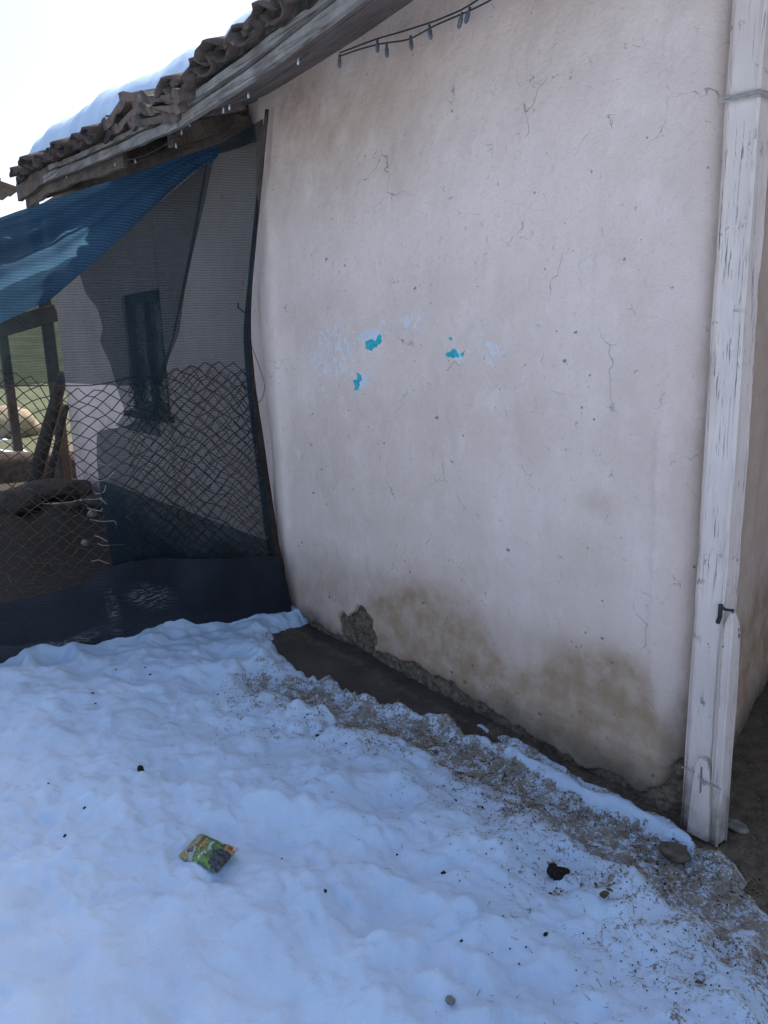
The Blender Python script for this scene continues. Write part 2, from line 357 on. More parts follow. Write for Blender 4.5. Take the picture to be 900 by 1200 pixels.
WETL = [G(334, 754), G(390, 785), G(455, 815), G(530, 842), G(590, 872)]; WETW = [.105, .095, .070, .040, .020]
SPL = [G(300, 800), G(345, 812), G(430, 842), G(520, 868), G(620, 918), G(720, 975), G(800, 1018), G(900, 1080), G(1050, 1190)]; SPW = [.08, .10, .085, .085, .11, .125, .13, .14, .2]
RIDGE = [G(596, 884), G(640, 905), G(690, 931), G(740, 957), G(805, 986)]; RIDW = [.010, .020, .026, .026, .016]
rs = np.random.RandomState(11)
DENTS = [(rs.uniform(-1.2, 2.7), rs.uniform(.1, 2.6), rs.uniform(.025, .07), rs.uniform(.002, .009)) for _ in range(190)]
DENTS += [(rs.uniform(-1.2, 2.7), rs.uniform(.2, 2.6), rs.uniform(.06, .13), rs.uniform(.012, .032)) for _ in range(60)]
def melt(X, Y):
    wx = X + .035*fbm(X*9, Y*9, 3, 21) ; wy = Y + .035*fbm(X*9, Y*9, 3, 22)
    wet = polydist(wx, wy, WETL, WETW); spk = polydist(wx, wy, SPL, SPW); rid = polydist(wx, wy, RIDGE, RIDW)*(1+.35*fbm(X*16, Y*16, 3, 23))
    return wet, spk, rid
def porch_mud(X, Y):
    wx = X + .06*fbm(X*8, Y*8, 3, 31); wy = Y + .06*fbm(X*8, Y*8, 3, 32)
    return ss(.10, -.02, wy + .55*np.maximum(wx+.05, -.6)*0 - .16*ss(.02, -.5, wx))*ss(.02, -.05, wx)
def snow_t(X, Y):
    """depth of the snow; negative where it has melted away"""
    wx_ = X + .05*fbm(X*3.1, Y*3.1, 3, 45); wy0 = Y + .05*fbm(X*3.1, Y*3.1, 3, 46)
    t = .050 + .026*fbm(X*1.6, Y*1.6, 3, 41) + .026*np.abs(fbm(wx_*5.2, wy0*6.2, 3, 47)) + .030*np.abs(fbm(wx_*11, wy0*12, 3, 48))*ss(-.35, .35, fbm(X*2.3, Y*2.3, 2, 49)) + .030*fbm(X*4.2+.5*fbm(X*3, Y*3, 2, 44), Y*4.2, 3, 42) + .009*fbm(X*14, Y*14, 4, 43)
    for (cx, cy, r, dp) in DENTS:
        m = (np.abs(X-cx) < 3*r) & (np.abs(Y-cy) < 3*r)
        if m.any():
            e = ((X[m]-cx)**2+((Y[m]-cy)*1.15)**2)/(r*r); t[m] += dp*(-np.exp(-e)+.55*np.exp(-(np.sqrt(e)-1.5)**2*3))
    wet, spk, rid = melt(X, Y)
    hf = fbm(X*38, Y*38, 4, 51, .7); mf = fbm(X*11, Y*11, 4, 52)
    thin = .011 + .008*hf + .017*mf
    k = ss(1.6, .35, spk+.45*mf); t = t*(1-k) + thin*k
    k = ss(1.55, .75, wet+.25*mf+.12*hf); t = t*(1-k) - .03*k
    # along the wall foot, left of the ridge, the ground is bare
    wy_ = np.interp(X, [p[0] for p in WETL][::-1], [p[1] for p in WETL][::-1]) + .02*fbm(X*12, Y*12, 3, 53)
    wj = wy_ - .005 + .03*mf + .012*hf; k = ss(wj+.035, wj-.03, Y)*ss(.55, .95, X+.10*mf)*ss(2.27, 2.13, X+.05*mf); t = t*(1-k) - .03*k
    k = ss(.085, .05, Y)*ss(.80, .70, X); t = t*(1-k) - .03*k
    k = ss(1.35, .7, rid); rt = .050*np.sqrt(np.clip(1-np.clip(rid, 0, 1.4)**2/1.96, 0, 1)) + .006*mf; t = np.where(rid < 1.4, np.maximum(t, rt*k + t*(1-k)), t)
    k = porch_mud(X, Y); t = t*(1-k) - .05*k
    k = ss(-.02, -.25, Y)*ss(7, 6.5, X)*ss(-3.5, -3, X); t = t*(1-k) - .08*k        # nothing under the house
    k = ss(0.015, .07, X-fence_x(Y)); left = ss(2.9, 3.6, Y)
    t = t - .09*ss(2.7, 4.2, Y+.6*fbm(X*.4, Y*.4, 3, 63))*ss(-.06, .04, fbm(X*.35, Y*.35, 4, 62)+.02)
    patch = .05*fbm(X*.5, Y*.5, 4, 61) + .035*ss(9.5, 11, X)*ss(17, 14, X) - .012
    t = t*(1-k) + k*np.where(X > 9, patch, -.06)
    # banked against the net
    b = np.exp(-((X-fence_x(Y)+.05)/.07)**2)*ss(.05, .25, Y)*ss(7.0, 2.0, Y); t = t + b*(.025+.03*fbm(Y*3.3, Y*0, 2, 66))*(1-k)
    return t
gx = axis(.011, -1.4, 2.95, -700, 900); gy = axis(.011, -.35, 2.1, -700, 700)
X, Y = np.meshgrid(gx, gy, indexing='ij')
GH = ground_h(X, Y); wet, spk, rid = melt(X, Y)
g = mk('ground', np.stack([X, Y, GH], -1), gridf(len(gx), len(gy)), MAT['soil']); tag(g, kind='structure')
addattr(g, 'wet', np.maximum(ss(1.4, .9, wet), ss(.05, .0, np.abs(Y-.02)-.03)*(X > .8)*(X < 2.3)))
addattr(g, 'dung_shade', ss(0, .2, X-fence_x(Y))*ss(10, 8.5, X))  # dark dung soil, its colour deepened to carry the shade of the house
addattr(g, 'field', ss(9, 12.5, X + .8*fbm(X*.6, Y*.6, 3, 71)))
gx = axis(.0075, -1.3, 2.9, -60, 60, 1.25); gy = axis(.0075, .0, 2.05, -.5, 60, 1.25)
X, Y = np.meshgrid(gx, gy, indexing='ij'); GH2 = ground_h(X, Y); ST = snow_t(X, Y)
wet, spk, rid = melt(X, Y)
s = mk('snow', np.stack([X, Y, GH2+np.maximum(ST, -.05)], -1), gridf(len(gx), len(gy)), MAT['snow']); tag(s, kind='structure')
addattr(s, 'dirt', np.clip((.62*ss(1.7, .3, spk) + .50*ss(5.2, .8, spk + .8*fbm(X*3, Y*3, 3, 24))*ss(2.0, 1.2, X))*(1-.9*ss(1.25, .8, rid)) + .5*ss(1.9, 1.0, wet), 0, 1))
def top_h(x, y):
    x = np.array([float(x)]); y = np.array([float(y)]); return float(ground_h(x, y)[0] + max(snow_t(x, y)[0], 0))
def on_ground(u, v):
    z = .03
    for _ in range(4): p = at_z(u, v, z); z = top_h(p[0], p[1])
    return np.array([p[0], p[1], z])

# ================================================================== the house
house = empty('house', (0, 0, 0), 'old low house with stained lilac plaster wall and snow covered tile roof', 'house')
# ---- the plastered wall: a slumped, hand trowelled sheet with rounded ends
th = np.linspace(0, math.pi/2, 14)
path = [(2.30, -.55+.03*i) for i in range(15)]
path = [(2.40, y) for _, y in path[:-1]] + [(2.40-.055+.055*math.cos(a), -.11+.055*0+.055*math.sin(a)+.055) for a in th]
fx = np.arange(2.345-.0055, .085, -.0055); path += [(x, 0.0) for x in fx]
path += [(.085-.085*math.sin(a), -.085+.085*math.cos(a)) for a in th[1:]]
path += [(0+.012*k, -.085-.04*k) for k in range(1, 28)]
path = np.array(path); tang = np.gradient(path, axis=0); tang /= np.linalg.norm(tang, axis=1)[:, None]; nrm = np.stack([tang[:, 1], -tang[:, 0]], 1)
if nrm[len(path)//2, 1] < 0: nrm = -nrm
zz = np.concatenate([np.arange(-.06, .62, .0055), np.arange(.62, 2.76, .008)])
PX, Z = np.meshgrid(path[:, 0], zz, indexing='ij'); PY = np.repeat(path[:, 1][:, None], len(zz), 1)
WL = lambda pts: [(at_y(u, v)[0], at_y(u, v)[2]) for u, v in pts]
arc = np.repeat(np.r_[0, np.cumsum(np.linalg.norm(np.diff(path, axis=0), axis=1))][:, None], len(zz), 1)
Sx = PX
disp = .020*fbm(Sx*1.3, Z*1.1, 3, 81) + .006*fbm(Sx*5, Z*4, 4, 82) + .0028*fbm(Sx*20, Z*14, 4, 83) + .002*np.abs(fbm(Sx*9+Z*3, Z*9, 3, 86))
disp += .028*ss(.38, .05, Z)*(.6+.5*fbm(Sx*3, Z*0, 3, 84))
ridge = polydist(Sx, Z, WL([(772, 500), (768, 640), (764, 760), (770, 880)])); disp += .009*np.exp(-(ridge/.018)**2)*(.6+.8*fbm(Sx*9, Z*7, 3, 85)) - .006*ss(.10, .02, Sx)*ss(.9, .2, Z)*0
hole = WL([(401, 724), (405, 716), (411, 722), (418, 718), (421, 710), (427, 711), (433, 719), (439, 725), (440, 738), (446, 748), (443, 762), (440, 790), (425, 775), (412, 762), (404, 745)])
wxs = Sx + .010*fbm(Sx*40, Z*40, 3, 91); wzs = Z + .010*fbm(Sx*40, Z*40, 3, 92)
hd = polysd(wxs, wzs, hole); hm = ss(.004, -.006, hd)
base_z = np.interp(Sx, [0, .3, .8, 1.0, 1.4, 1.7, 1.9, 2.3], [.03, .03, .045, .075, .075, .05, .035, .03]) + .035*fbm(Sx*9, Sx*0+3, 4, 93)
bm = ss(.008, -.006, Z-base_z+.012*fbm(Sx*30, Z*30, 3, 94))
corn = ss(.004, -.008, polydist(wxs, wzs, WL([(800, 905), (790, 930), (770, 935)]))-.035)
adobe = np.maximum(np.maximum(hm, bm), corn)
rough = .010*fbm(Sx*26, Z*26, 5, 95, .65) + .010*np.abs(fbm(Sx*60, Z*60, 4, 96, .6))
disp += adobe*(-.022 + rough*1.25) + hm*(-.014)
disp += bm*.008*fbm(Sx*13, Z*13, 3, 97)
chips = rs.rand(150, 3)
pits = np.zeros_like(Z)
for a, b, c in chips:
    cx, cz, r = .05+2.25*a, .1+1.9*b**1.6, .0025+.0045*c**4
    pits = np.maximum(pits, (.4+.6*c)*np.exp(-(((Sx-cx)/(r*(1+.8*c)))**2+((Z-cz)/r)**2)))
disp -= .004*pits
zsh = np.interp(Z, [0, .25, .7, 1.2, 1.6, 1.95, 2.25, 2.45, 2.7], [0, .035, .085, .125, .135, .125, .08, .035, .0])
shift = zsh*ss(1.2, 2.34, Sx) + .02*ss(2.1, 2.34, Sx)*fbm(Z*3, Z*0, 3, 98)
VX = PX + nrm[:, 0][:, None]*disp + shift; VY = PY + nrm[:, 1][:, None]*disp
wall = mk('wall', np.stack([VX, VY, Z], -1), gridf(len(path), len(zz)), MAT['plaster'], house)
def blobs(lst):
    o = np.zeros_like(Z)
    for u, v, ru, rv, a in lst:
        c = at_y(u, v); sx = abs(at_y(u+ru, v)[0]-at_y(u-ru, v)[0])/2; sz = abs(at_y(u, v+rv)[2]-at_y(u, v-rv)[2])/2
        o = o + a*np.exp(-(((Sx-c[0])/sx)**2+((Z-c[2])/sz)**2))
    return o
stain_shade = blobs([(505, 745, 66, 60, 1.4), (690, 812, 66, 56, 1.5), (740, 870, 45, 35, .7), (600, 820, 80, 40, .6), (420, 690, 60, 30, .4), (735, 800, 25, 40, .5), (690, 660, 45, 40, .3), (700, 590, 25, 18, .35), (400, 200, 80, 80, .38), (385, 160, 90, 40, .38), (520, 90, 120, 70, .22), (560, 800, 60, 30, .5),
               (770, 880, 45, 30, .4), (380, 680, 35, 30, .35), (640, 850, 60, 30, .45), (345, 120, 40, 30, .5), (850, 60, 12, 60, .25), (312, 480, 8, 200, .3), (460, 600, 60, 60, .15)])
stain_shade = stain_shade*(.55+.9*(.5+.5*fbm(Sx*3.2, Z*3.2, 4, 101))) + .55*ss(.34, .05, Z+.10*fbm(Sx*3, Z*3, 3, 102))
stain_shade += .35*ss(.12, .0, np.abs(Sx-.0)-.02)*(.5+.5*fbm(Sx*4, Z*1.5, 3, 103)) + .25*ss(2.3, 2.55, Z+.12*fbm(Sx*4, Z*4, 3, 104))
stain_shade += .6*ss(-.06, -.2, PY)*(Sx < 1)  # return face browner: shade of the recess painted in along with its dirt
addattr(wall, 'stain_shade', np.clip(stain_shade, 0, 1))
damp_dark = ss(.13+.07*ss(1.1, .6, Sx), .02, Z+.05*fbm(Sx*5, Z*5, 4, 105)) + blobs([(790, 890, 14, 60, .9), (775, 940, 35, 18, .6), (560, 850, 60, 14, .35)]) + .5*ss(.0, -.05, VY-.0)*ss(.1, 0, Sx)  # damp foot and patches; also darker where the right end turns in
addattr(wall, 'damp_dark', np.clip(damp_dark, 0, 1)); addattr(wall, 'adobe', adobe); addattr(wall, 'pit', np.clip(pits, 0, 1))
addattr(wall, 'flake', np.clip(blobs([(392, 420, 30, 40, 1), (425, 400, 40, 35, .5), (470, 380, 30, 14, .6), (540, 408, 40, 16, .6), (365, 462, 22, 16, .5), (575, 415, 22, 22, .6), (560, 460, 12, 20, .6), (490, 372, 14, 12, .7), (450, 480, 80, 60, .15)]), 0, 1))
ZP = lambda pts: WL([(300+a/2.647, 280+b/2.647) for a, b in pts])
def chipmask(polys): return np.clip(.5-np.minimum.reduce([polysd(Sx, Z, ZP(p)) for p in polys])/.016, 0, 1)
addattr(wall, 'chip', chipmask([[(353, 318), (370, 308), (378, 318), (388, 293), (395, 300), (394, 322), (378, 337), (368, 347), (353, 340)], [(327, 412), (339, 423), (341, 442), (328, 444)], [(316, 438), (330, 438), (334, 455), (326, 472), (316, 472), (321, 455)],
    [(583, 356), (600, 345), (611, 338), (621, 350), (626, 367), (605, 370), (588, 364)], [(630, 351), (641, 351), (639, 368), (630, 366)], [(595, 306), (606, 306), (604, 318), (595, 317)]]))
addattr(wall, 'chipw', chipmask([[(333, 302), (348, 284), (380, 276), (395, 285), (392, 318), (370, 340), (352, 322), (338, 322)], [(336, 412), (362, 428), (357, 452), (338, 466), (330, 445)], [(612, 340), (628, 348), (642, 372), (625, 380), (610, 372)]]))
# ---- far wall with a window
def wall_patch(name, x0, x1, y, z0, z1, holes, mat, seed, parent=house, step=.03):
    xs = np.unique(np.r_[np.arange(x0, x1, step), x1, [h[0] for h in holes], [h[1] for h in holes]]); zs = np.unique(np.r_[np.arange(z0, z1, step), z1, [h[2] for h in holes], [h[3] for h in holes]])
    A, B = np.meshgrid(xs, zs, indexing='ij'); D = .012*fbm(A*1.5, B*1.5, 3, seed) + .004*fbm(A*7, B*7, 3, seed+1)
    Fq = gridf(len(xs), len(zs)); cx = A.ravel()[Fq].mean(1); cz = B.ravel()[Fq].mean(1); keep = np.ones(len(Fq), bool)
    for h in holes: keep &= ~((cx > h[0]) & (cx < h[1]) & (cz > h[2]) & (cz < h[3]))
    o = mk(name, np.stack([A, y+D, B], -1), Fq[keep], mat, parent)
    addattr(o, 'stain_shade', np.clip(.5*ss(.6, 0, B+.3*fbm(A*2, B*2, 3, seed+2))+.25*fbm(A*1.6, B*1.6, 3, seed+5), 0, 1)); addattr(o, 'damp_dark', ss(.35, 0, B+.15*fbm(A*3, B*3, 3, seed+3))); addattr(o, 'adobe', ss(.1, -.1, B-.15+.3*fbm(A*2, B*2, 4, seed+4))*.9)
    addattr(o, 'flake', 0*A); addattr(o, 'chip', 0*A); addattr(o, 'chipw', 0*A); return o
WX0, WX1, WZ0, WZ1 = 3.98, 4.72, .98, 1.82
wall_patch('far_wall', 2.33, 6.45, -.055, -.05, 2.66, [(WX0, WX1, WZ0, WZ1)], MAT['plaster2'], 120)
mb = MB()
mb.box((6.45, -2.06, 1.3), (.10, 0, 0), (0, 2.0, 0), (0, 0, 1.36)); mb.build('end_wall', MAT['plaster2'], house)
MB().box((2.2, -4.1, 1.3), (4.3, 0, 0), (0, .1, 0), (0, 0, 1.35)).build('back_wall', MAT['plaster2'], house)
MB().box((-1.0, -2.4, 1.3), (1.5, 0, 0), (0, .1, 0), (0, 0, 1.35)).build('porch_back_wall', MAT['plaster2'], house)
MB().box((.42, -1.72, 1.3), (.05, 0, 0), (0, .60, 0), (0, 0, 1.34)).build('porch_side_wall', MAT['dark'], house)  # darkness of the doorway is put into this wall's colour
# window: deep reveal, dark frame, two lights
win = empty('window', (4.35, -.10, WZ0)); win.parent = house
wcx, wcz, hw, hh = (WX0+WX1)/2, (WZ0+WZ1)/2, (WX1-WX0)/2, (WZ1-WZ0)/2
for nm, c, ax, az in (('reveal', (WX0-.02, -.17, wcz), .02, hh+.04), ('reveal', (WX1+.02, -.17, wcz), .02, hh+.04), ('reveal', (wcx, -.17, WZ1+.02), hh, .02), ('window_sill', (wcx, -.15, WZ0-.022), hh+.02, .02)):
    MB().box(c, (ax, 0, 0), (0, .11 if nm == 'reveal' else .15, 0), (0, 0, az), .004).build(nm, MAT['plaster2' if nm == 'reveal' else 'frame'], win)
for c, ax, az in (((WX0+.035, -.10, wcz), .032, hh-.002), ((WX1-.035, -.10, wcz), .032, hh-.002), ((wcx, -.10, WZ1-.036), hh-.07, .032), ((wcx, -.10, WZ0+.036), hh-.07, .032), ((wcx, -.105, wcz), .020, hh-.07)):
    MB().box(c, (ax, 0, 0), (0, .03, 0), (0, 0, az), .004).build('window_frame', MAT['frame'], win)
for sx in (-1, 1): MB().box((wcx+sx*(hw*.5-.02), -.115, wcz), (hw*.5-.05, 0, 0), (0, .002, 0), (0, 0, hh-.07)).build('pane', MAT['glass'], win)
MB().box((wcx, -.5, wcz), (hw+.4, 0, 0), (0, .02, 0), (0, 0, hh+.4)).build('room_back', MAT['dark'], win)  # near-black panel, darkness of the unlit room put into its colour

# ---- roof, all following the sag of the eave
def sag(x): return np.interp(x, [-2.2, 0.3, .98, 1.65, 2.34, 3.0, 3.78, 4.5, 5.6, 6.8], [.06, .04, .02, -.02, -.03, .01, .06, .12, .12, .12])
SL = .37; EY = .40
def rz(x, y): return 2.60 - SL*y + sag(x)          # underside of the roof boards
def swept(name, x0, x1, y0, y1, zf0, zf1, mat, parent, n=26, seed=0, amp=.003, smooth=False):
    """a board running along x, following the sag; zf = function of x for its bottom and top"""
    xs = np.linspace(x0, x1, n); V = []; Fs = []
    for i, x in enumerate(xs):
        e = amp*fbm(np.array([x*4.]), np.array([seed*3.1]), 3, seed)[0]; e2 = amp*fbm(np.array([x*5.]), np.array([seed*5.1]), 3, seed+9)[0]
        V += [(x, y0+e, zf0(x, y0)+e2), (x, y1+e, zf0(x, y1)+e2), (x, y1+e, zf1(x, y1)-e2), (x, y0+e, zf1(x, y0)-e2)]
    for i in range(n-1):
        a = i*4
        for k in range(4): Fs.append((a+k, a+(k+1) % 4, a+4+(k+1) % 4, a+4+k))
    Fs += [(3, 2, 1, 0), ((n-1)*4, (n-1)*4+1, (n-1)*4+2, (n-1)*4+3)]
    return mk(name, V, Fs, mat, parent, smooth)
roof = empty('roof', (2.2, 0, 2.5)); roof.parent = house
X0R, X1R = -2.1, 5.40
yy = EY; k = 0
while yy > -2.4:                                    # roof boards, each one its own plank
    wb = .13 + .03*random.random(); gap = .006
    swept('roof_board', X0R+.1*random.random(), X1R-.12*random.random(), yy-wb+gap, yy, lambda x, y: rz(x, y), lambda x, y: rz(x, y)+.02, MAT['soffit'], roof, 30, k, .002)
    yy -= wb; k += 1
MB().box((1.9, -3.4, 2.6+SL*2.4-.35), (3.95, 0, 0), (0, 1.0, -.45), (0, .004, .012)).build('back_slope', MAT['rough'], roof)
for i, x in enumerate([-1.4, -.5, 2.62, 3.45, 4.3, 5.1]):
    y0, y1 = .36, -1.0
    c = np.array([x, (y0+y1)/2, (rz(x, y0)+rz(x, y1))/2-.045]); dv = np.array([.03*random.uniform(-1, 1), (y0-y1)/2, -SL*(y0-y1)/2])
    MB().box(c, dv, (.033, 0, 0), (0, .0, .043), .008).build('rafter', MAT['rough'], roof)
swept('wall_plate', 2.52, 6.3, -.04, .05, lambda x, y: 2.44+sag(x), lambda x, y: 2.55+sag(x), MAT['rough'], roof, 24, 55, .012)
# fascia: two courses of weathered boards
LOW0 = lambda x, y: rz(x, EY)-.034; LOW1 = lambda x, y: rz(x, EY)+.009
UP0 = lambda x, y: rz(x, EY)+.018; UP1 = lambda x, y: rz(x, EY)+.052
swept('fascia_board', -1.9, 2.33, EY+.004, EY+.026, LOW0, LOW1, MAT['fascia'], roof, 40, 3, .004)
swept('fascia_board', 2.345, 4.62, EY+.004, EY+.028, LOW0, LOW1, MAT['fascia'], roof, 30, 4, .005)
swept('fascia_board', -1.9, 2.20, EY+.012, EY+.040, UP0, UP1, MAT['fascia'], roof, 40, 5, .004)
swept('fascia_board', 2.43, 4.42, EY+.012, EY+.038, UP0, lambda x, y: UP1(x, y)-.008, MAT['fascia'], roof, 30, 6, .005)
swept('eave_board', 4.30, 5.38, EY-.010, EY+.022, lambda x, y: rz(x, EY)-.03, lambda x, y: rz(x, EY)+.075, MAT['rough'], roof, 24, 7, .014)
swept('eave_board', 3.2, 5.3, EY-.045, EY-.02, lambda x, y: rz(x, EY)-.085, lambda x, y: rz(x, EY)-.004, MAT['rough'], roof, 24, 8, .016)
# clay barrel tiles along the eave
def tile_mesh(name, up, seed, L=.36, r0=.088, r1=.070, tk=.015):
    rr = random.Random(seed); n = 9; m = 5; V = []
    for side in (0, 1):
        for i in range(m):
            f = i/(m-1); r = r0+(r1-r0)*f - side*tk
            for j in range(n):
                a = math.pi*(.08+.84*j/(n-1)); x = math.cos(a)*(r+.0); z = math.sin(a)*(r)*.82
                y = -f*L + (.018*rr.uniform(-1, 1) if i == 0 else 0)
                V.append((x*1.12, y, z if up else -z+.07))
    Fs = []; o = m*n
    for i in range(m-1):
        for j in range(n-1):
            a = i*n+j; Fs += [(a, a+1, a+n+1, a+n), (o+a, o+a+n, o+a+n+1, o+a+1)]
    for j in range(n-1): Fs += [(j, o+j, o+j+1, j+1), ((m-1)*n+j, (m-1)*n+j+1, o+(m-1)*n+j+1, o+(m-1)*n+j)]
    for i in range(m-1): Fs += [(i*n, (i+1)*n, o+(i+1)*n, o+i*n), (i*n+n-1, o+i*n+n-1, o+(i+1)*n+n-1, (i+1)*n+n-1)]
    me = bpy.data.meshes.new(name); me.from_pydata(V, [], Fs); me.update(); me.materials.append(MAT['tile']); me.polygons.foreach_set('use_smooth', [True]*len(Fs)); return me
TM = [tile_mesh('roof_tile', True, i) for i in range(3)] + [tile_mesh('roof_tile', False, i+5) for i in range(3)]
rl = wloc(roof)
def put_tile(me, x, y, z, rx, ry, rzz):
    o = bpy.data.objects.new('roof_tile', me); COL.objects.link(o); o.parent = roof
    o.location = np.array([x, y, z])-rl; o.rotation_euler = (rx, ry, rzz); return o
pitch = math.atan(SL); x = -1.95; i = 0
rt = random.Random(5)
while x < 5.25:
    if not 2.30 < x < 3.30:
        dy = rt.uniform(-.03, .035); dz = rt.uniform(-.004, .014)
        for row in range(2):
            yb = EY+.075+dy-.30*row
            put_tile(TM[3+i % 3], x, yb, rz(x, yb)+.070+dz+.012*row, -pitch+rt.uniform(-.04, .04), rt.uniform(-.06, .06), rt.uniform(-.05, .05))
            put_tile(TM[i % 3], x+.098, yb+rt.uniform(-.05, .03), rz(x, yb)+.095+dz+.016*row, -pitch+rt.uniform(-.05, .05), rt.uniform(-.08, .08), rt.uniform(-.07, .07))
    x += .195; i += 1
swept('mortar_bed', X0R+.1, 5.28, EY-.06, EY+.045, lambda x, y: rz(x, EY)+.055, lambda x, y: rz(x, EY)+.125, MAT['mortar'], roof, 260, 77, .040)
# slipped flat interlocking tiles
def flat_tile(seed, wd=.24, ln=.34):
    rr = random.Random(seed); prof = [(-.5, -.012), (-.5, .026), (-.40, .030), (-.34, .018), (.30, .018), (.36, .030), (.5, .028), (.5, -.006), (.42, -.016), (.2, -.018), (.14, -.008), (-.1, -.008), (-.16, -.018), (-.40, -.020)]
    V = []; n = len(prof)
    for yv in (0, -.04, -.16, -ln):
        for (a, b) in prof: V.append((a*wd, yv+rr.uniform(-.006, .006), b+rr.uniform(-.0015, .0015)+(.012 if yv == 0 and b > .02 else 0)))
    Fs = []
    for i in range(3):
        for k in range(n): Fs.append((i*n+k, i*n+(k+1) % n, (i+1)*n+(k+1) % n, (i+1)*n+k))
    Fs += [tuple(range(n)), tuple(range(3*n, 4*n))[::-1]]
    me = bpy.data.meshes.new('flat_roof_tile'); me.from_pydata(V, [], Fs); me.update(); me.materials.append(MAT['flattile']); return me
for sd, (uL, vL, uR, vR, y, th) in enumerate([(164, 112, 212, 110, .50, 1.0), (166, 126, 208, 122, .47, 1.0), (121, 146, 147, 111, .50, 1.0), (134, 151, 160, 121, .47, 1.0), (152, 148, 166, 114, .46, 1.0), (160, 141, 206, 131, .45, 1.0)]):
    a, b = at_y(uL, vL, y), at_y(uR, vR, y); d = a-b; c = (a+b)/2
    o = put_tile(flat_tile(sd, float(np.hypot(d[0], d[2])), .34), c[0], y, c[2]-.02, -pitch+.04*(sd % 3), -math.atan2(d[2], d[0]), .06*(sd % 2)-.03); o.name = 'flat_roof_tile'
# snow lying on the roof
xs = np.arange(X0R+.05, X1R+.12, .03); ys = np.r_[np.linspace(.50, .28, 16), np.arange(.27, -2.35, -.05)]
A, B = np.meshgrid(xs, ys, indexing='ij')
edge = .39 + .045*fbm(A*2.3, A*0, 3, 131) + .02*fbm(A*8, A*0, 3, 132) - .10*ss(2.3, 2.5, A)*ss(3.3, 3.0, A)
dd = np.clip((edge-B)/.16, 0, 1); tk = (.17+.05*fbm(A*1.8, B*1.8, 3, 133)+.02*fbm(A*7, B*5, 3, 134) + .05*ss(2.2, 2.9, A))*np.sqrt(1-(1-dd)**2) * ss(0, .12, X1R+.1-A)
B = np.minimum(B, edge); Zt = rz(A, B) + .085 + np.where(dd > 0, tk+.02, -.03)
o = mk('roof_snow', np.stack([A, B, Zt], -1), gridf(len(xs), len(ys))[:, ::-1].copy(), MAT['snow']); tag(o, 'thick layer of snow lying on the old tile roof', 'snow', kind='stuff'); addattr(o, 'dirt', 0*A)

# ================================================================== porch post and its boards
def plank(name, pts, wx, wy, mat, parent, bev=.006, n=24, seed=0, ztop_round=False, amp=.003):
    """upright timber through the points (x, y, z), half sizes wx, wy, worn edges"""
    P = spline(pts, n); V = []; Fs = []; sec = []
    for sx, sy in ((-1, -1), (1, -1), (1, 1), (-1, 1)):
        sec += [(sx*(wx-bev*(1 if sx*sy > 0 else 0)) if True else 0, sy*(wy-bev*(0 if sx*sy > 0 else 1))), (sx*(wx-bev*(0 if sx*sy > 0 else 1)), sy*(wy-bev*(1 if sx*sy > 0 else 0)))]
    m = len(sec)
    for i, p in enumerate(P):
        sc = 1.0
        if ztop_round: sc = min(1, math.sqrt(max(.12, 1-max(0, (i-(n-4))/3.2)**2)))
        for j, (a, b) in enumerate(sec):
            e = amp*fbm(np.array([p[2]*6+j*3]), np.array([seed*1.7]), 3, seed)[0]; V.append((p[0]+a*sc+e, p[1]+b*sc+e*.7, p[2]))
    for i in range(n-1):
        for j in range(m): Fs.append((i*m+j, i*m+(j+1) % m, (i+1)*m+(j+1) % m, (i+1)*m+j))
    Fs += [tuple(range(m))[::-1], tuple(range((n-1)*m, n*m))]
    o = mk(name, V, Fs, mat, parent); addattr(o, 'grime', ss(.22, .0, np.array(V)[:, 2]+.05*fbm(np.array(V)[:, 0]*20, np.array(V)[:, 2]*9, 3, seed))); 
    for p in o.data.polygons: p.use_smooth = False
    return o
post = empty('porch_post', (-.06, .02, 0), 'whitewashed square timber post with cracked paint at the porch corner', 'post')
plank('post_timber', [(-.046, -.018, -.05), (-.047, -.018, .9), (-.044, -.018, 1.8), (-.047, -.018, 2.62)], .044, .037, MAT['paint'], post, .007, 60, 1)
plank('side_board', [(-.116, .010, .0), (-.113, .008, .3), (-.110, .006, .70)], .017, .028, MAT['paint'], post, .006, 24, 3, True)
wr = MB(); ring = [(-.093, .022), (.000, .022), (.001, -.058), (-.094, -.058), (-.093, .022)]
wr.tube([(a, b+.001, 1.985+.012*i*(.5 if i < 3 else 0)) for i, (a, b) in enumerate(ring)], .0032, 6); wr.tube([(a, b+.001, 1.995+.010*i*(.5 if i < 3 else 0)) for i, (a, b) in enumerate(ring)], .0025, 6); wr.build('wire_band', MAT['wirelight'], post)
mb = MB(); tie = [(-.085, .022, .715), (-.097, .026, .71), (-.11, .030, .712), (-.125, .03, .715)]
mb.tube(tie, .004, 6); mb.tube([(-.084, .022, .72), (-.086, .026, .685), (-.080, .024, .665)], .006, 6); mb.build('wire_tie', MAT['cable'], post)
sp = empty('slotted_plank', (-.085, .04, .02), 'short pale slotted board leaning upright against the foot of the post', 'board')
outl = [(-.030, 0), (.034, 0), (.030, .09), (.022, .17), (.016, .215), (.006, .238), (-.012, .240), (-.024, .225), (-.029, .15)]
slot = [(-.006, .135), (.000, .135), (-.004, .215), (-.011, .215)]
V = []; tk = .012
def sp3(a, b, q): return np.array([-.076-a+.0*b, .052-.075*b+q, .012+b])      # leans back on the post
N_ = len(outl); V = [sp3(a, b, 0) for a, b in outl]+[sp3(a, b, -tk) for a, b in outl]+[sp3(a, b, 0) for a, b in slot]+[sp3(a, b, -tk) for a, b in slot]
import bmesh
bm_ = bmesh.new(); vs = [bm_.verts.new(tuple(v-wloc(sp))) for v in V]
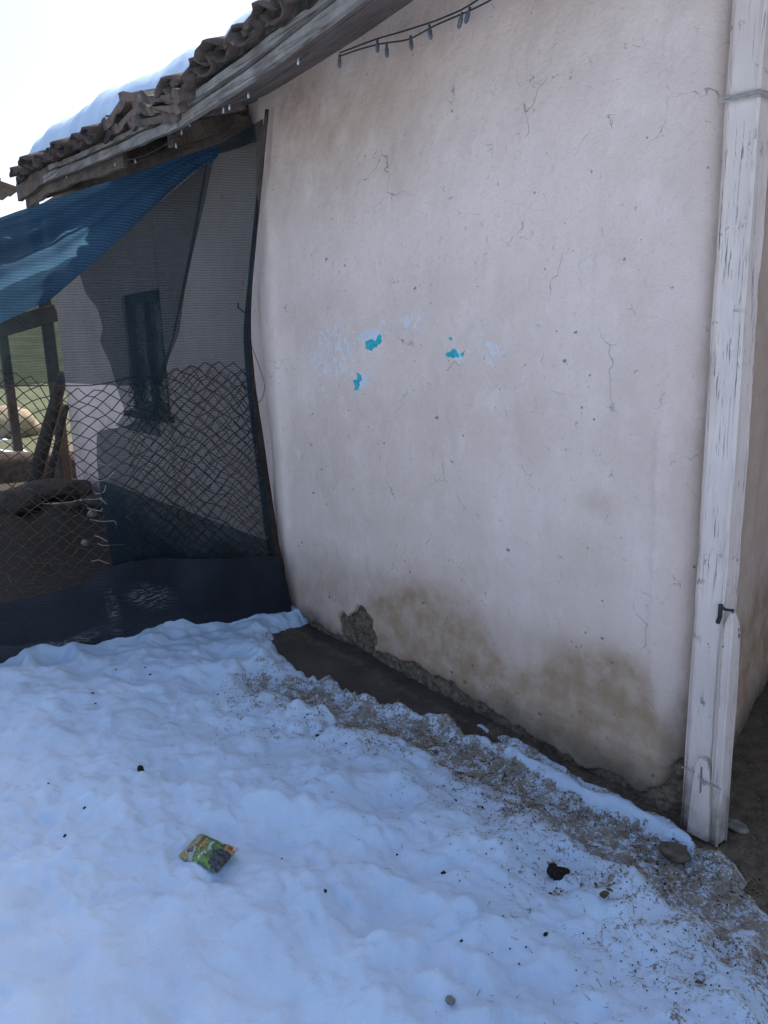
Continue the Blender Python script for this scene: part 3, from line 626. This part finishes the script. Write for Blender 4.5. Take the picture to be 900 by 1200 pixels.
def ringedges(ids): return [bm_.edges.new((vs[ids[i]], vs[ids[(i+1) % len(ids)]])) for i in range(len(ids))]
o1 = list(range(N_)); o2 = list(range(N_, 2*N_)); s1 = list(range(2*N_, 2*N_+4)); s2 = list(range(2*N_+4, 2*N_+8))
for oo, ssl in ((o1, s1), (o2, s2)): bmesh.ops.triangle_fill(bm_, edges=ringedges(oo)+ringedges(ssl), use_beauty=True)
for i in range(N_): bm_.faces.new([vs[o1[i]], vs[o1[(i+1) % N_]], vs[o2[(i+1) % N_]], vs[o2[i]]])
for i in range(4): bm_.faces.new([vs[s1[i]], vs[s2[i]], vs[s2[(i+1) % 4]], vs[s1[(i+1) % 4]]])
bmesh.ops.recalc_face_normals(bm_, faces=bm_.faces); me = bpy.data.meshes.new('board'); bm_.to_mesh(me); me.materials.append(MAT['paint'])
o = bpy.data.objects.new('board', me); COL.objects.link(o); o.parent = sp; addattr(o, 'grime', ss(.06, .0, np.array([v.co.z for v in me.vertices])))
mb = MB(); zt = .195
mb.tube([(.0, .024, zt-.004), (-.055, .030, zt), (-.07, .046, zt), (-.085, .045, zt-.004), (-.105, .040, zt-.006), (-.131, .034, zt-.010)], .0022, 6)
mb.tube([(-.068, .047, zt+.010), (-.078, .050, zt-.002), (-.088, .047, zt-.012)], .0026, 6); mb.build('wire', MAT['wirelight'], sp)

# ================================================================== fence: corner pole, chain link, nets
fence = empty('chain_link_fence', (P0[0], P0[1], 0), 'sagging rusty chain link fence between the wall corner pole and the yard', 'fence')
pp = [at_y(u, v, .045) for u, v in [(313, 128), (303, 230), (293, 330), (289, 390), (294, 450), (306, 540), (320, 640), (333, 712), (336, 735)]]
P = spline(pp, 40); rr = np.interp(np.linspace(0, 1, 40), [0, .3, .45, .6, 1], [.009, .013, .022, .028, .042])*(1+.12*fbm(np.arange(40)*.7, np.zeros(40), 3, 140))
MB().tube(P, list(rr), 10).build('corner_pole', MAT['darkwood'], fence, True)
for i, (t0, t1) in enumerate(((.36, .40), (.50, .53))):
    q = P[int(t0*40)]; MB().tube([q+np.array([.0, .02, .0]), q+np.array([.05, .03, .03]), q+np.array([.06, .02, .05])], .004, 5).build('twig_stub', MAT['darkwood'], fence)
lw = [at_y(u, v, .07) for u, v in [(292, 398), (302, 425), (311, 450), (308, 468), (299, 475)]]
MB().tube(spline(lw, 14), .0018, 5).build('loose_wire', MAT['cable'], fence)
# lattice of bent wires; nodes are laid on the fence sheet
TOPX = [-420, -100, 0, 30, 60, 100, 140, 175, 210, 260, 310]; TOPY = [470, 440, 432, 436, 450, 450, 440, 432, 424, 420, 424]
BOTX = [-420, 0, 110, 200, 310]; BOTY = [800, 690, 672, 668, 660]
def lattice(u0, u1, cols, rows, off, seed, topadd=0, skew=0.0, jit=2.0):
    r_ = random.Random(seed); nodes = {}
    for j in range(2*rows+1):
        for i in range(2*cols+1):
            if (i+j) % 2: continue
            f = i/(2*cols); g = j/(2*rows); g2 = g; ue = np.interp(424+230*g, [424, 540, 650], [u1-18, u1-8, u1+8]); x = u0+(ue-u0)*f
            t = np.interp(x, TOPX, TOPY)+topadd; b = np.interp(x, BOTX, BOTY)
            yv = t+(b-t)*g2 + skew*(x-160)*.06 + 9*vn(x*.03, g*4, seed)*(1 if x > 60 else .4) + r_.uniform(-jit, jit)*(1.0 if x > 50 else .6)
            xv = x + 7*(vn(x*.02+5, g*5, seed+2)-.5) + r_.uniform(-jit, jit)*.6
            nodes[(i, j)] = at_f(xv, yv, off + .012*math.sin(x*.03+g*3+seed))
    n = 0
    for d in (1, -1):
        for st in range(-2*rows-2, 2*cols+2*rows+3):
            line = []
            for j in range(2*rows+1):
                i = st+d*j
                if (i, j) in nodes: line.append(nodes[(i, j)] + FN*(.0025*d*(1 if j % 2 else -1)))
            if len(line) >= 2:
                MB().tube(line, .0023, 4, False).build('wire', MAT['wire'], fence); n += 1
    return n
lattice(-260, 312, 30, 16, .015, 3)
lattice(150, 312, 12, 17, .030, 8, 4, .9, 2.6)
for k in range(9):                                   # loose curled wire ends where the mesh is torn
    u, v = 104+random.uniform(-6, 14), 545+k*14; pts = [at_f(u+random.uniform(-9, 9)+8*q, v+random.uniform(-7, 7), .04) for q in range(4)]
    MB().tube(spline(pts, 9), .0016, 4).build('curled_wire', MAT['wirelight'], fence)
MB().tube(spline([at_f(u, v, .03) for u, v in [(-120, 462), (0, 452), (40, 452), (75, 452), (110, 452), (140, 446), (175, 436)]], 24), .0028, 5).build('tension_wire', MAT['wire'], fence)

def loft(name, Lp, Rp, n, m, off, mat, label, cat='net', ripple=.012, billow=None, seed=0, extra=None, bottom=None):
    """a sheet of net between two edge lines given as photo pixels on the fence plane"""
    Lp, Rp = spline(Lp, m), spline(Rp, m); V = np.zeros((n, m, 3)); uv = np.zeros((n, m, 2))
    for j in range(m):
        for i in range(n):
            f = i/(n-1); u, v = Lp[j]+(Rp[j]-Lp[j])*f
            if bottom is not None:
                vt = Lp[0][1]+(Rp[0][1]-Lp[0][1])*f; ve = Lp[-1][1]+(Rp[-1][1]-Lp[-1][1])*f
                v = vt+(v-vt)*(np.interp(u, *zip(*bottom))-vt)/(ve-vt)
            V[i, j] = at_f(u, v, 0)
    hh = (V-P0) @ FD; zz_ = V[..., 2]; uv[..., 0] = hh; uv[..., 1] = zz_
    dsp = off + ripple*fbm(hh*5, zz_*1.6, 3, 150+seed) + .3*ripple*fbm(hh*20, zz_*6, 3, 160+seed)
    if billow is not None: dsp = dsp + billow(np.linspace(0, 1, n)[:, None], np.linspace(0, 1, m)[None, :])
    V = V + FN*dsp[..., None]
    base = P0 + FD*float(hh.mean()); base = np.array([base[0], base[1], float(zz_.min())])
    o = mk(name, V.reshape(-1, 3), gridf(n, m), mat, None, True, base); tag(o, label, cat)
    ul = o.data.uv_layers.new(name='UVMap'); li = np.zeros(len(o.data.loops), np.int32); o.data.loops.foreach_get('vertex_index', li); ul.data.foreach_set('uv', uv.reshape(-1, 2)[li].ravel().astype(np.float32))
    if extra is not None: addattr(o, 'scuff', extra(hh, zz_))
    md = o.modifiers.new('thickness', 'SOLIDIFY'); md.thickness = .0012
    o.modifiers.remove(md)
    return o, V
loft('shade_net', [(-260, 345), (-260, 400), (-260, 440), (-260, 462)], [(246, 175), (232, 260), (212, 350), (190, 432)], 60, 40, -.010, MAT['netlight'], 'thin see-through grey shade net stretched above the chain link', ripple=.02, seed=1, bottom=[(-260, 470), (0, 456), (60, 448), (138, 452), (200, 452)])
loft('shade_net', [(92, 318), (100, 345), (114, 362), (120, 385), (116, 400), (128, 425), (138, 460), (146, 482), (134, 498)], [(249, 185), (238, 240), (224, 300), (214, 350), (208, 392), (196, 418), (186, 450), (184, 480), (187, 511)], 40, 60, .045, MAT['netdark'], 'dark hanging shade net drape gathered to a point over the window', ripple=.03, seed=2)
loft('shade_net', [(243, 178), (226, 270), (208, 360), (200, 400), (185, 435), (181, 480), (146, 500), (113, 504), (113, 540), (119, 590), (128, 640), (138, 700), (140, 752)], [(308, 140), (303, 215), (296, 300), (290, 360), (291, 410), (294, 450), (298, 490), (302, 520), (305, 550), (312, 590), (322, 650), (334, 705), (340, 728)], 50, 110, .022, MAT['netlow'], 'tall see-through grey net panel with a torn edge between drape and plaster wall', ripple=.015, seed=3)
loft('shade_net', [(116, 560), (120, 600), (130, 650), (138, 700)], [(312, 632), (318, 650), (325, 680), (332, 700)], 40, 24, .040, MAT['netdark'], 'extra dark net layer added to deepen the dark low behind the torn wire ends', ripple=.02, seed=9)  # sheet added to darken the enclosure low behind the wire
SCF = [(60, 742), (95, 730), (108, 718)]; SC1 = [at_f(u, v) for u, v in [(42, 755), (70, 748), (100, 738), (110, 732)]]; SC2 = [at_f(u, v) for u, v in [(128, 672), (133, 705), (142, 748)]]; SC3 = [at_f(u, v) for u, v in [(160, 690), (185, 696)]]
def scuffs(h, z):
    o = 0*h
    for L, wd in ((SC1, .020), (SC2, .012), (SC3, .06)):
        q = [((p-P0) @ FD, p[2]) for p in L]; o = np.maximum(o, ss(1.3, .2, polydist(h+.01*fbm(h*30, z*30, 3, 171), z+.01*fbm(h*30, z*30, 3, 172), q)/wd))
    return o
base_net, _ = loft('shade_net', [(-420, 850), (-420, 880), (-420, 980)], [(318, 655), (330, 695), (341, 742)], 90, 34, .105, MAT['netbase'], 'opaque black shade cloth skirt along the foot of the fence', ripple=.035, seed=4, extra=scuffs)
# the skirt's top edge dips to the left: move its vertices to the traced edge
me = base_net.data; co = np.zeros(len(me.vertices)*3, np.float32); me.vertices.foreach_get('co', co); co = co.reshape(-1, 3).astype(float)+np.array(base_net.location)
hh = (co-P0) @ FD; te = [at_f(u, v) for u, v in [(-420, 830), (-200, 760), (-60, 712), (0, 703), (40, 694), (90, 676), (125, 660), (150, 650), (230, 648), (318, 646)]]
th_ = [((p-P0) @ FD, p[2]) for p in te][::-1]; tz = np.interp(hh, [a for a, _ in th_], [b for _, b in th_]) + .010*fbm(hh*9, hh*0, 3, 181)
rowf = np.tile(np.linspace(0, 1, 34), 90); co[:, 2] = tz*(1-rowf) + (-.03)*rowf
me.vertices.foreach_set('co', (co-np.array(base_net.location)).astype(np.float32).ravel()); me.update()
uvl = me.uv_layers[0]; li = np.zeros(len(me.loops), np.int32); me.loops.foreach_get('vertex_index', li); uvl.data.foreach_set('uv', np.stack([hh, co[:, 2]], 1)[li].ravel().astype(np.float32))
me.attributes['scuff'].data.foreach_set('value', scuffs(hh, co[:, 2]).astype(np.float32))
# blue net, slack along its top line and bellied out towards the yard
def bil(i, j): return .06+.16*np.sin(np.pi*np.clip(j, 0, 1))**.8*(1-.75*i) + .018*np.sin(9*j+5*i)*(1-i) + .014*np.sin(26*j+9*i+2*np.sin(7*i))*(.35+.65*i)*(1-.6*i) + .012*np.sin(17*i+11*j)*j
loft('shade_net', [(-230, 335), (-230, 395), (-230, 450), (-230, 500)], [(252, 174), (252, 180), (251, 187), (250, 194)], 70, 30, .02, MAT['netblue'], 'slack blue shade net roll hanging under the eave', ripple=.02, billow=bil, seed=5, bottom=[(-230, 470), (-100, 418), (0, 380), (60, 352), (113, 306), (150, 272), (189, 236), (225, 205), (250, 190)])
# hem rope of the blue net
hem = empty('net_rope', at_f(252, 176, .08), 'dark rope along the top hem of the blue net', 'rope')
MB().tube(spline([at_f(u, v, .085) for u, v in [(-230, 334), (0, 261), (60, 243), (125, 222), (190, 198), (252, 175)]], 30), .006, 6).build('rope', MAT['cable'], hem, True)

# ================================================================== things beyond the fence
def rock(name, c, r, mat, seed, label=None, cat=None, parent=None, sub=3, amp=.25, flat=1.0, group=None):
    bm = bmesh.new(); bmesh.ops.create_icosphere(bm, subdivisions=sub, radius=1.0); V = np.array([v.co[:] for v in bm.verts])
    n = amp*fbm(V[:, 0]*1.7+seed, V[:, 1]*1.7+V[:, 2]*1.3, 3, seed) + amp*.4*fbm(V[:, 0]*5+seed, V[:, 2]*5+V[:, 1]*4, 3, seed+1)
    V = V*(1+n)[:, None]*np.asarray(r)
    if flat < 1: V[:, 2] = np.maximum(V[:, 2], -np.asarray(r)[2]*flat)
    for v, q in zip(bm.verts, V): v.co = q
    me = bpy.data.meshes.new(name); bm.to_mesh(me); bm.free(); me.materials.append(mat); me.polygons.foreach_set('use_smooth', [True]*len(me.polygons))
    o = bpy.data.objects.new(name, me); COL.objects.link(o); o.location = c
    if parent is not None: o.parent = parent
    return tag(o, label, cat, group)
def gh(x, y): return float(ground_h(np.array([x]), np.array([y]))[0])
# leaning props at the end of the house
def lean(u0, v0, u1, v1, x, r0, r1, name, label, grp=None):
    a = at_x(u0, v0, x); b = at_x(u1, v1, x); t = (gh(x, b[1])-.05-a[2])/(b[2]-a[2]); b = a+(b-a)*t
    e = empty(name, b, label, 'pole', grp); MB().tube(spline([a, (a+b)/2+np.array([0, .01, 0]), b], 10), list(np.linspace(r1, r0, 10)), 8).build('pole', MAT['darkwood'], e, True)
lean(75, 436, 38, 575, 6.62, .075, .052, 'leaning_pole', 'thick dark wooden pole leaning against the end of the house')
lean(78, 474, 56, 580, 6.56, .040, .028, 'leaning_pole', 'thin dark stick leaning beside the thick pole behind the fence')
# low mud wall, a sunlit boulder and the soil heap's stones
xs = np.linspace(-2.4, 3.2, 90); sec = [(-.16, -.1), (-.15, .20), (-.11, .29), (-.02, .32), (.07, .29), (.12, .18), (.14, -.1)]; V = []; mwx = 8.6
for i, y in enumerate(xs):
    for j, (a, b) in enumerate(sec):
        V.append((mwx+a+.04*float(fbm(np.array([y*3.]), np.array([j*.9]), 3, 191)[0]), y, gh(mwx, y)+b*(1+.25*float(fbm(np.array([y*1.6]), np.array([0.]), 3, 192)[0]))+.03*float(fbm(np.array([y*6.]), np.array([j*1.3]), 3, 193)[0])))
tag(mk('mud_wall', V, gridf(90, 7), MAT['mudwall'], None, True, (mwx, 0, 0)), 'low dark mud wall crossing the ground behind the fence', 'wall')
p = at_x(12, 515, 12.6); rock('boulder', (12.6, p[1]+.0, gh(12.6, p[1])+.16), (.42, .46, .30), MAT['palestone'], 5, 'pale sunlit boulder lying in the field past the mud wall', 'boulder', flat=.7)
for i, (u, v, x, r, lab) in enumerate([(60, 575, 5.9, (.30, .34, .10), 'long flat slab of grey stone lying on the soil heap'), (18, 590, 5.5, (.16, .2, .12), 'dark rounded stone half sunk in the soil heap'), (108, 602, 4.2, (.035, .03, .028), 'small pale stone lodged among the torn wire ends'), (100, 636, 3.8, (.03, .026, .022), 'pebble lying under the torn wire ends')]):
    q = at_x(u, v, x); rock('stone', q, r, MAT['mudwall' if i < 2 else 'stone'], 20+i, lab, 'stone', flat=.8, sub=3)
# straw lying on the soil behind the net
rg = random.Random(9); mb = MB()
for k in range(700):
    x = rg.uniform(2.9, 6.2); y = rg.uniform(.1, 2.6); z = gh(x, y)+.006; a = rg.uniform(0, 6.3); L = rg.uniform(.02, .09); d = np.array([math.cos(a)*L, math.sin(a)*L, rg.uniform(-.01, .02)])
    w_ = np.array([-math.sin(a), math.cos(a), 0])*.0022; c = np.array([x, y, z]); mb.add([c-d-w_, c-d+w_, c+d+w_, c+d-w_, c+np.array([0, 0, .004])], [(0, 1, 4), (1, 2, 4), (2, 3, 4), (3, 0, 4)])
tag(mb.build('straw_litter', mat_plain('old_straw', (.05, .04, .025), (.12, .095, .06), 20, .8, .2, .0005), base=(4, 1, 0)), 'dry straw strewn over the dark soil behind the fence', 'straw', kind='stuff')
# neighbouring open shed: posts, beam and rough tile roof seen at the edge
shed = empty('shed', (8.2, 1.2, gh(8.2, 1.2)), 'open timber shed with rough boarded roof beyond the end of the house', 'shed')
e0 = at_x(17, 224, 7.6); y0 = float(e0[1]); zt = float(e0[2])
for k in range(7):
    x = 7.6+.36*k; zz0 = zt+.02*k
    MB().box((x, y0+1.25, zz0+.34), (.17, 0, 0), (0, 1.25, .35), (0, -.006, .022), .006).build('roof_board', MAT['rough'], shed)
    MB().box((x+.05, y0+1.35, zz0+.42), (.13, 0, 0), (0, 1.22, .342), (0, -.006, .022), .006).build('roof_board', MAT['soffit'], shed)
for x, u in ((7.7, 58), (10.0, 58)):
    yb = float(at_x(58, 400, 7.7)[1]); MB().box((x, yb, (zt+.1)/2), (.055, 0, 0), (0, .055, 0), (0, 0, (zt+.1)/2+.1), .01).build('post', MAT['darkwood'], shed)
    MB().box((x, yb+2.0, (zt+.7)/2), (.055, 0, 0), (0, .055, 0), (0, 0, (zt+.7)/2+.02), .01).build('post', MAT['darkwood'], shed)
a, b = at_x(66, 366, 7.62), at_x(-60, 402, 7.62); c = (a+b)/2; MB().box(c, (b-a)/2, (.04, 0, 0), (0, .02, .085), .01).build('beam', MAT['darkwood'], shed)
MB().tube(spline([at_x(u, v, 7.5) for u, v in [(-20, 362), (10, 368), (36, 386), (48, 380)]], 12), .012, 6).build('bent_branch', MAT['darkwood'], shed)

# ================================================================== light strings under the eave
def string(name, wires, bulbs, fn, mat, label, wr_=.0028, br=.0075, bl=.05):
    b0 = fn(*bulbs[0][:2]); e = empty(name, b0, label, 'string lights')
    for wpts in wires: MB().tube(spline([fn(*q) for q in wpts], 30), wr_, 5).build('wire', MAT['cable'], e, True)
    for i, (u, v, dx, dz) in enumerate(bulbs):
        p = fn(u, v); d = np.array([dx, .1*dx, -1.0]); d /= np.linalg.norm(d)
        o = MB().tube([p, p+d*bl*.3, p+d*bl*.4, p+d*bl*.85, p+d*bl], [br*.6, br*.65, br, br*.95, br*.35], 8).build('bulb', mat, e, True)
string('string_lights', [[(398, 66), (420, 58), (447, 51), (480, 47), (505, 32), (530, 21), (548, 14), (570, 3), (600, -14), (660, -40)], [(398, 62), (440, 46), (475, 36), (512, 24), (545, 10), (562, -2), (600, -24)]],
       [(398, 64, .1, 0), (442, 45, 0, 0), (453, 51, 0, 0), (481, 42, -.1, 0), (503, 29, -.15, 0), (542, 14, .4, 0), (551, 8, .5, 0)], lambda u, v: at_y(u, v, .10), MAT['bulb'], 'dark cable of unlit bulbs hanging below the soffit over the plaster wall', bl=.046)
string('string_lights', [[(40, 222), (75, 206), (100, 196), (135, 190), (160, 186), (185, 176), (208, 160), (222, 142), (250, 132), (275, 118), (300, 106), (340, 80), (362, 62)]],
       [(78, 205, .2, 0), (113, 194, .1, 0), (135, 190, .2, 0), (158, 187, -.5, 0), (206, 168, 0, 0), (213, 152, .3, 0), (222, 142, .1, 0), (262, 126, .2, 0), (269, 122, .2, 0), (291, 108, .1, 0), (350, 68, .3, 0)], lambda u, v: at_y(u, v, .375), MAT['ledbulb'], 'string of small clear bulbs pinned along the weathered eave boards', .002, .0045, .022)

# ================================================================== litter on the snow
# crumpled drink-powder style sachet, printed face up
c0 = [on_ground(u, v) for u, v in ((208, 1007), (237, 977), (280, 1006), (259, 1035))]
a = (c0[1]+c0[0])/2; b = (c0[2]+c0[3])/2; cen = (a+b)/2; U = (b-a)/2*1.02; Wv = ((c0[1]-c0[0])+(c0[2]-c0[3]))/4
nrm_ = np.cross(U, Wv); nrm_ /= np.linalg.norm(nrm_); nrm_ = nrm_ if nrm_[2] > 0 else -nrm_
n, m = 110, 74; uu = np.linspace(-1, 1, n); vv = np.linspace(-1, 1, m); A, B = np.meshgrid(uu, vv, indexing='ij')
puff = .011*np.clip((1-A**4)*(1-B**4), 0, 1)**.6*(1+.35*fbm(A*2, B*2, 3, 201)) + .005*fbm(A*4, B*3, 3, 202) - .004*np.abs(fbm(A*3+B, B*3, 2, 203))
tap = 1-.08*np.exp(-((A-.2)/.35)**2)
def sheet(sgn): return cen + U*A[..., None] + Wv*(B*tap)[..., None] + nrm_*((puff*sgn*(1 if sgn > 0 else .3) + .020 + .012*A)[..., None])
rgb = np.zeros((n, m, 3))
def lay(mask, c):
    global rgb
    k = np.clip(mask, 0, 1)[..., None]; rgb = rgb*(1-k)+np.array(c)*k
S_ = lambda a_, b_, x_: ss(a_, b_, x_)
gn = fbm(A*3, B*3, 4, 211)
lay(1+0*A, (.055, .12, .03)); lay(S_(.0, .4, gn+.3*(B+.2)), (.13, .26, .04)); lay(S_(.25, .6, fbm(A*2.5+4, B*2.5, 3, 212)+.25*B), (.012, .05, .03))
lay(S_(-.5, -.9, A+.25*B), (.30, .24, .05)); lay(S_(.13, .07, np.abs(A+.25*B+.62+.10*(B+1)*0))*S_(-.9, .6, -B+.3)*.8, (.34, .42, .40))
lay(S_(.26, .20, np.hypot((A+.66)*1.75, B+.42)*.72), (.38, .42, .46)); lay(S_(.20, .155, np.hypot((A+.66)*1.75, B+.42)*.72), (.010, .016, .028))
for k in (-.055, 0, .055): lay((np.abs(B+.42-k*2.2+.0) < .028)*(np.abs(A+.66) < .075)*(vn(A*60, B*9, 3) > .35), (.30, .33, .38))
lay(S_(.02, -.02, np.maximum(np.abs(A+.52-.1*(B-.25))-.145, np.abs(B-.34)-.42)), (.22, .022, .018)); lay(S_(.02, -.02, np.maximum(np.abs(A+.20)-.055, np.abs(B-.02)-.30)), (.26, .028, .018))
lay((np.abs(A+.20) < .012)*(np.abs(B-.02) < .22)*(vn(A*9, B*30, 5) > .4), (.40, .36, .30))
GL = {0: ['111', '1.1', '111', '1..', '1..'], 1: ['1.1', '111', '111', '1.1', '1.1'], 2: ['111', '1..', '11.', '1..', '111'], 3: ['.1.', '1.1', '111', '1.1', '1.1']}
def glyph(gid, ca, cb, sa, sb, rot, col):
    ra, rb = (A-ca)*1.0, (B-cb); cr, sr = math.cos(rot), math.sin(rot); x_ = ((ra*1.7)*cr+rb*sr)/sb; y_ = (-(ra*1.7)*sr+rb*cr)/sa
    pat = GL[gid]; k = np.zeros_like(A); ii = np.floor((x_+.5)*3).astype(int); jj = np.floor((y_+.5)*5).astype(int)
    for j, row in enumerate(pat):
        for i, ch in enumerate(row):
            if ch == '1': k = np.maximum(k, (ii == i)*(jj == 4-j))
    lay(k*1.0, col)
for i, (ca, cb) in enumerate(((-.36, .52), (-.34, .25), (-.33, -.02), (-.34, -.28))): glyph((0, 2, 3, 2)[i], ca, cb, .22, .20, -1.57, (.34, .36, .05))
for i in range(7):
    q = -.85+1.7*i/6; glyph((1, 3, 1, 2, 0, 3, 1)[i], .02-.13*q*q, q*.74-.05, .26, .15, -1.57+.35*q, (.50, .54, .58))
bl_ = np.ones_like(A)
for k in range(150):
    ca, cb, r = rg.uniform(.22, 1.02), rg.uniform(-1.05, .95), rg.uniform(.05, .085)
    if ca < .30+.22*abs(cb) or (ca > .55 and cb > .35): continue
    d_ = np.hypot((A-ca)*1.6, B-cb)/(r*1.6); lay(S_(1.05, .85, d_), (.018, .020, .040)); lay(S_(.55, .2, np.hypot((A-ca+.02)*1.6, B-cb-.03)/(r*1.3))*.55, (.10, .12, .19))
lay(S_(.52, .62, A)*S_(.38, .48, B), (.36, .17, .035)); lay(S_(.04, .0, np.abs(A-.78)-.09)*S_(.04, 0, np.abs(B-.72)-.10), (.20, .06, .03))
lay(S_(.55, .75, A-.9+.25*fbm(A*4, B*4, 3, 220)-.55*B), (.36, .40, .46))
for k in range(6):
    ca, cb = .80+.18*rg.random(), -.95+.16*k; lay(S_(1.05, .8, np.hypot((A-ca)*1.6, B-cb)/.11), (.014, .016, .03))
pk = empty('snack_sachet', cen, 'crumpled green and yellow printed sachet with dark berries lying on the snow', 'sachet')
q = NT('sachet_print', .38, .5); ca_ = q.n('Attribute'); ca_.attribute_name = 'print'; q.col(ca_.outputs['Color']); q.bump(q.noise(60, 3, .6), .002, .6)
o = mk('front_panel', sheet(1).reshape(-1, 3), gridf(n, m), q.m, pk); at_ = o.data.attributes.new('print', 'FLOAT_COLOR', 'POINT'); at_.data.foreach_set('color', np.concatenate([rgb, np.ones((n, m, 1))], -1).astype(np.float32).ravel())
mk('back_panel', sheet(-1).reshape(-1, 3), gridf(n, m)[:, ::-1].copy(), mat_plain('silver_film', (.35, .36, .38), (.45, .46, .48), 20, .35, .5, .001), pk)
# clods, stones and leaves one can pick out
def bit(u, v, r, name, mat, label, cat, seed, flat=.6, amp=.35, sink=.25, grp=None):
    p = on_ground(u, v); r = np.asarray(r, float); return rock(name, (p[0], p[1], p[2]+r[2]*(1-sink)-.002), r, mat, seed, label, cat, None, 3, amp, flat, grp)
big_clod = bit(653, 1028, (.022, .021, .018), 'dirt_clod', MAT['clod'], 'largest black lumpy clod of dirt lying on the snow', 'clod', 31, amp=.5)
for _i, (_x, _y, _z) in enumerate([(.019, -.006, .002), (.008, .014, .004), (-.017, .010, .000), (-.010, -.013, .006)]): rock('knob', (_x, _y, _z), (.011, .010, .010), MAT['clod'], 70+_i, parent=big_clod, amp=.5, sub=2)
bit(663, 1024, (.010, .010, .010), 'dirt_clod', MAT['clod'], 'small round black clod touching the largest one', 'clod', 32)
bit(165, 904, (.013, .010, .012), 'dirt_clod', MAT['clod'], 'pointed dark clod standing in a hollow of the snow above the sachet', 'clod', 33)
for i, (u, v) in enumerate([(57, 918), (111, 821), (136, 785), (76, 979), (99, 945), (330, 1007), (381, 1044), (372, 862), (520, 1023), (541, 1102), (651, 974), (645, 1048), (176, 790), (170, 781), (108, 812), (405, 866), (554, 911), (640, 700+395)]):
    bit(u, v, (.003+.005*rg.random()**2, .003+.0035*rg.random(), .003+.002*rg.random()), 'dirt_crumb', MAT['clod'], 'tiny dark crumb of dirt on the clean snow', 'crumb', 40+i, amp=.8, sink=.6, grp='dark crumbs scattered on the snow')
bit(528, 1171, (.010, .009, .008), 'pebble', MAT['stone'], 'small pale pebble on clean snow by itself', 'pebble', 61, amp=.3)
bit(860, 969, (.042, .026, .010), 'flat_stone', MAT['stone'], 'flat grey stone beside the foot of the post', 'stone', 62)
bit(790, 1003, (.05, .035, .018), 'mud_lump', MAT['mudlump'], 'lump of brown mud in front of the post', 'mud', 63)
def leaf(u, v, L, wd, ang, lab, grp=None):
    p = on_ground(u, v)+np.array([0, 0, .006]); d = np.array([math.cos(ang), math.sin(ang), .1]); w2 = np.array([-math.sin(ang), math.cos(ang), .2]); V = []; n_ = 9
    for i in range(n_):
        f = i/(n_-1); wv = wd*math.sin(math.pi*min(.98, f*.92+.06)); c = p+d*L*(f-.5)+np.array([0, 0, .25*L*(f-.5)**2*4*.3])
        V += [c-w2*wv+np.array([0, 0, .3*wv]), c, c+w2*wv+np.array([0, 0, .5*wv])]
    tag(mk('dead_leaf', V, gridf(n_, 3), MAT['leaf'], None, True, p), lab, 'leaf', grp)
leaf(708, 1053, .034, .012, 2.2, 'curled olive dead leaf beside the largest black clod'); leaf(714, 1046, .020, .008, .4, 'small grey green leaf touching the curled olive leaf'); leaf(819, 1157, .020, .009, 1.1, 'tiny green leaf alone on the snow in front of the post'); leaf(698, 1039, .018, .004, 2.6, 'narrow leaf stalk just behind the curled olive leaf')
# dry grass and crumbs in the melting strip
mb = MB(); mc = MB(); cnt = 0
for k in range(20000):
    t = rg.random()*(len(SPL)-1); i = int(t); f = t-i; c = np.array(SPL[i])*(1-f)+np.array(SPL[i+1])*f; wd = SPW[i]*(1-f)+SPW[i+1]*f
    e_ = abs(rg.gauss(0, 1.9))*wd if rg.random() < .45 else 0; x = c[0]+rg.gauss(0, .85)*wd-.3*e_; y = c[1]+rg.gauss(0, .85)*wd+e_
    if y < .06 or float(vn(np.array([x*7]), np.array([y*7]), 231)[0]) < .40: continue
    if float(polydist(np.array([x]), np.array([y]), RIDGE, RIDW)[0]) < 1.0 or float(polydist(np.array([x]), np.array([y]), WETL, WETW)[0]) < .9: continue
    mb_ = (x, y); cnt += 1
    if cnt > 5200: break
    a = rg.uniform(0, 6.3); L = rg.uniform(.004, .017); mbv = (a, L)
    if cnt == 1: pts_ = []
    pts_.append((x, y, a, L))
PT = np.array(pts_); HZ = ground_h(PT[:, 0], PT[:, 1]) + np.maximum(snow_t(PT[:, 0], PT[:, 1]), 0)
for (x, y, a, L), z in zip(PT, HZ):
    d = np.array([math.cos(a)*L, math.sin(a)*L, rg.uniform(-.2, .7)*L]); w_ = np.array([-math.sin(a), math.cos(a), 0])*.0011; c = np.array([x, y, z+.002])
    if rg.random() < .6: mb.add([c-d*.6-w_, c-d*.6+w_, c+d+w_*.3, c+d-w_*.3], [(0, 1, 2, 3)])
    else:
        r = rg.uniform(.0010, .0030)*(1.6 if rg.random() < .06 else 1); mc.add([c+np.array(q)*r for q in ((1, 0, 0), (0, 1, 0), (-1, 0, 0), (0, -1, 0), (0, 0, 1.1), (0, 0, -.8))], [(0, 1, 4), (1, 2, 4), (2, 3, 4), (3, 0, 4), (1, 0, 5), (2, 1, 5), (3, 2, 5), (0, 3, 5)])
tag(mb.build('dry_grass', MAT['straw'], base=(1, .4, 0)), 'short dry grass blades poking through the thin dirty snow', 'grass', kind='stuff')
tag(mc.build('dirt_specks', MAT['clod'], base=(1, .4, 0)), 'dark specks of dirt sprinkled over the thin snow', 'dirt', kind='stuff')
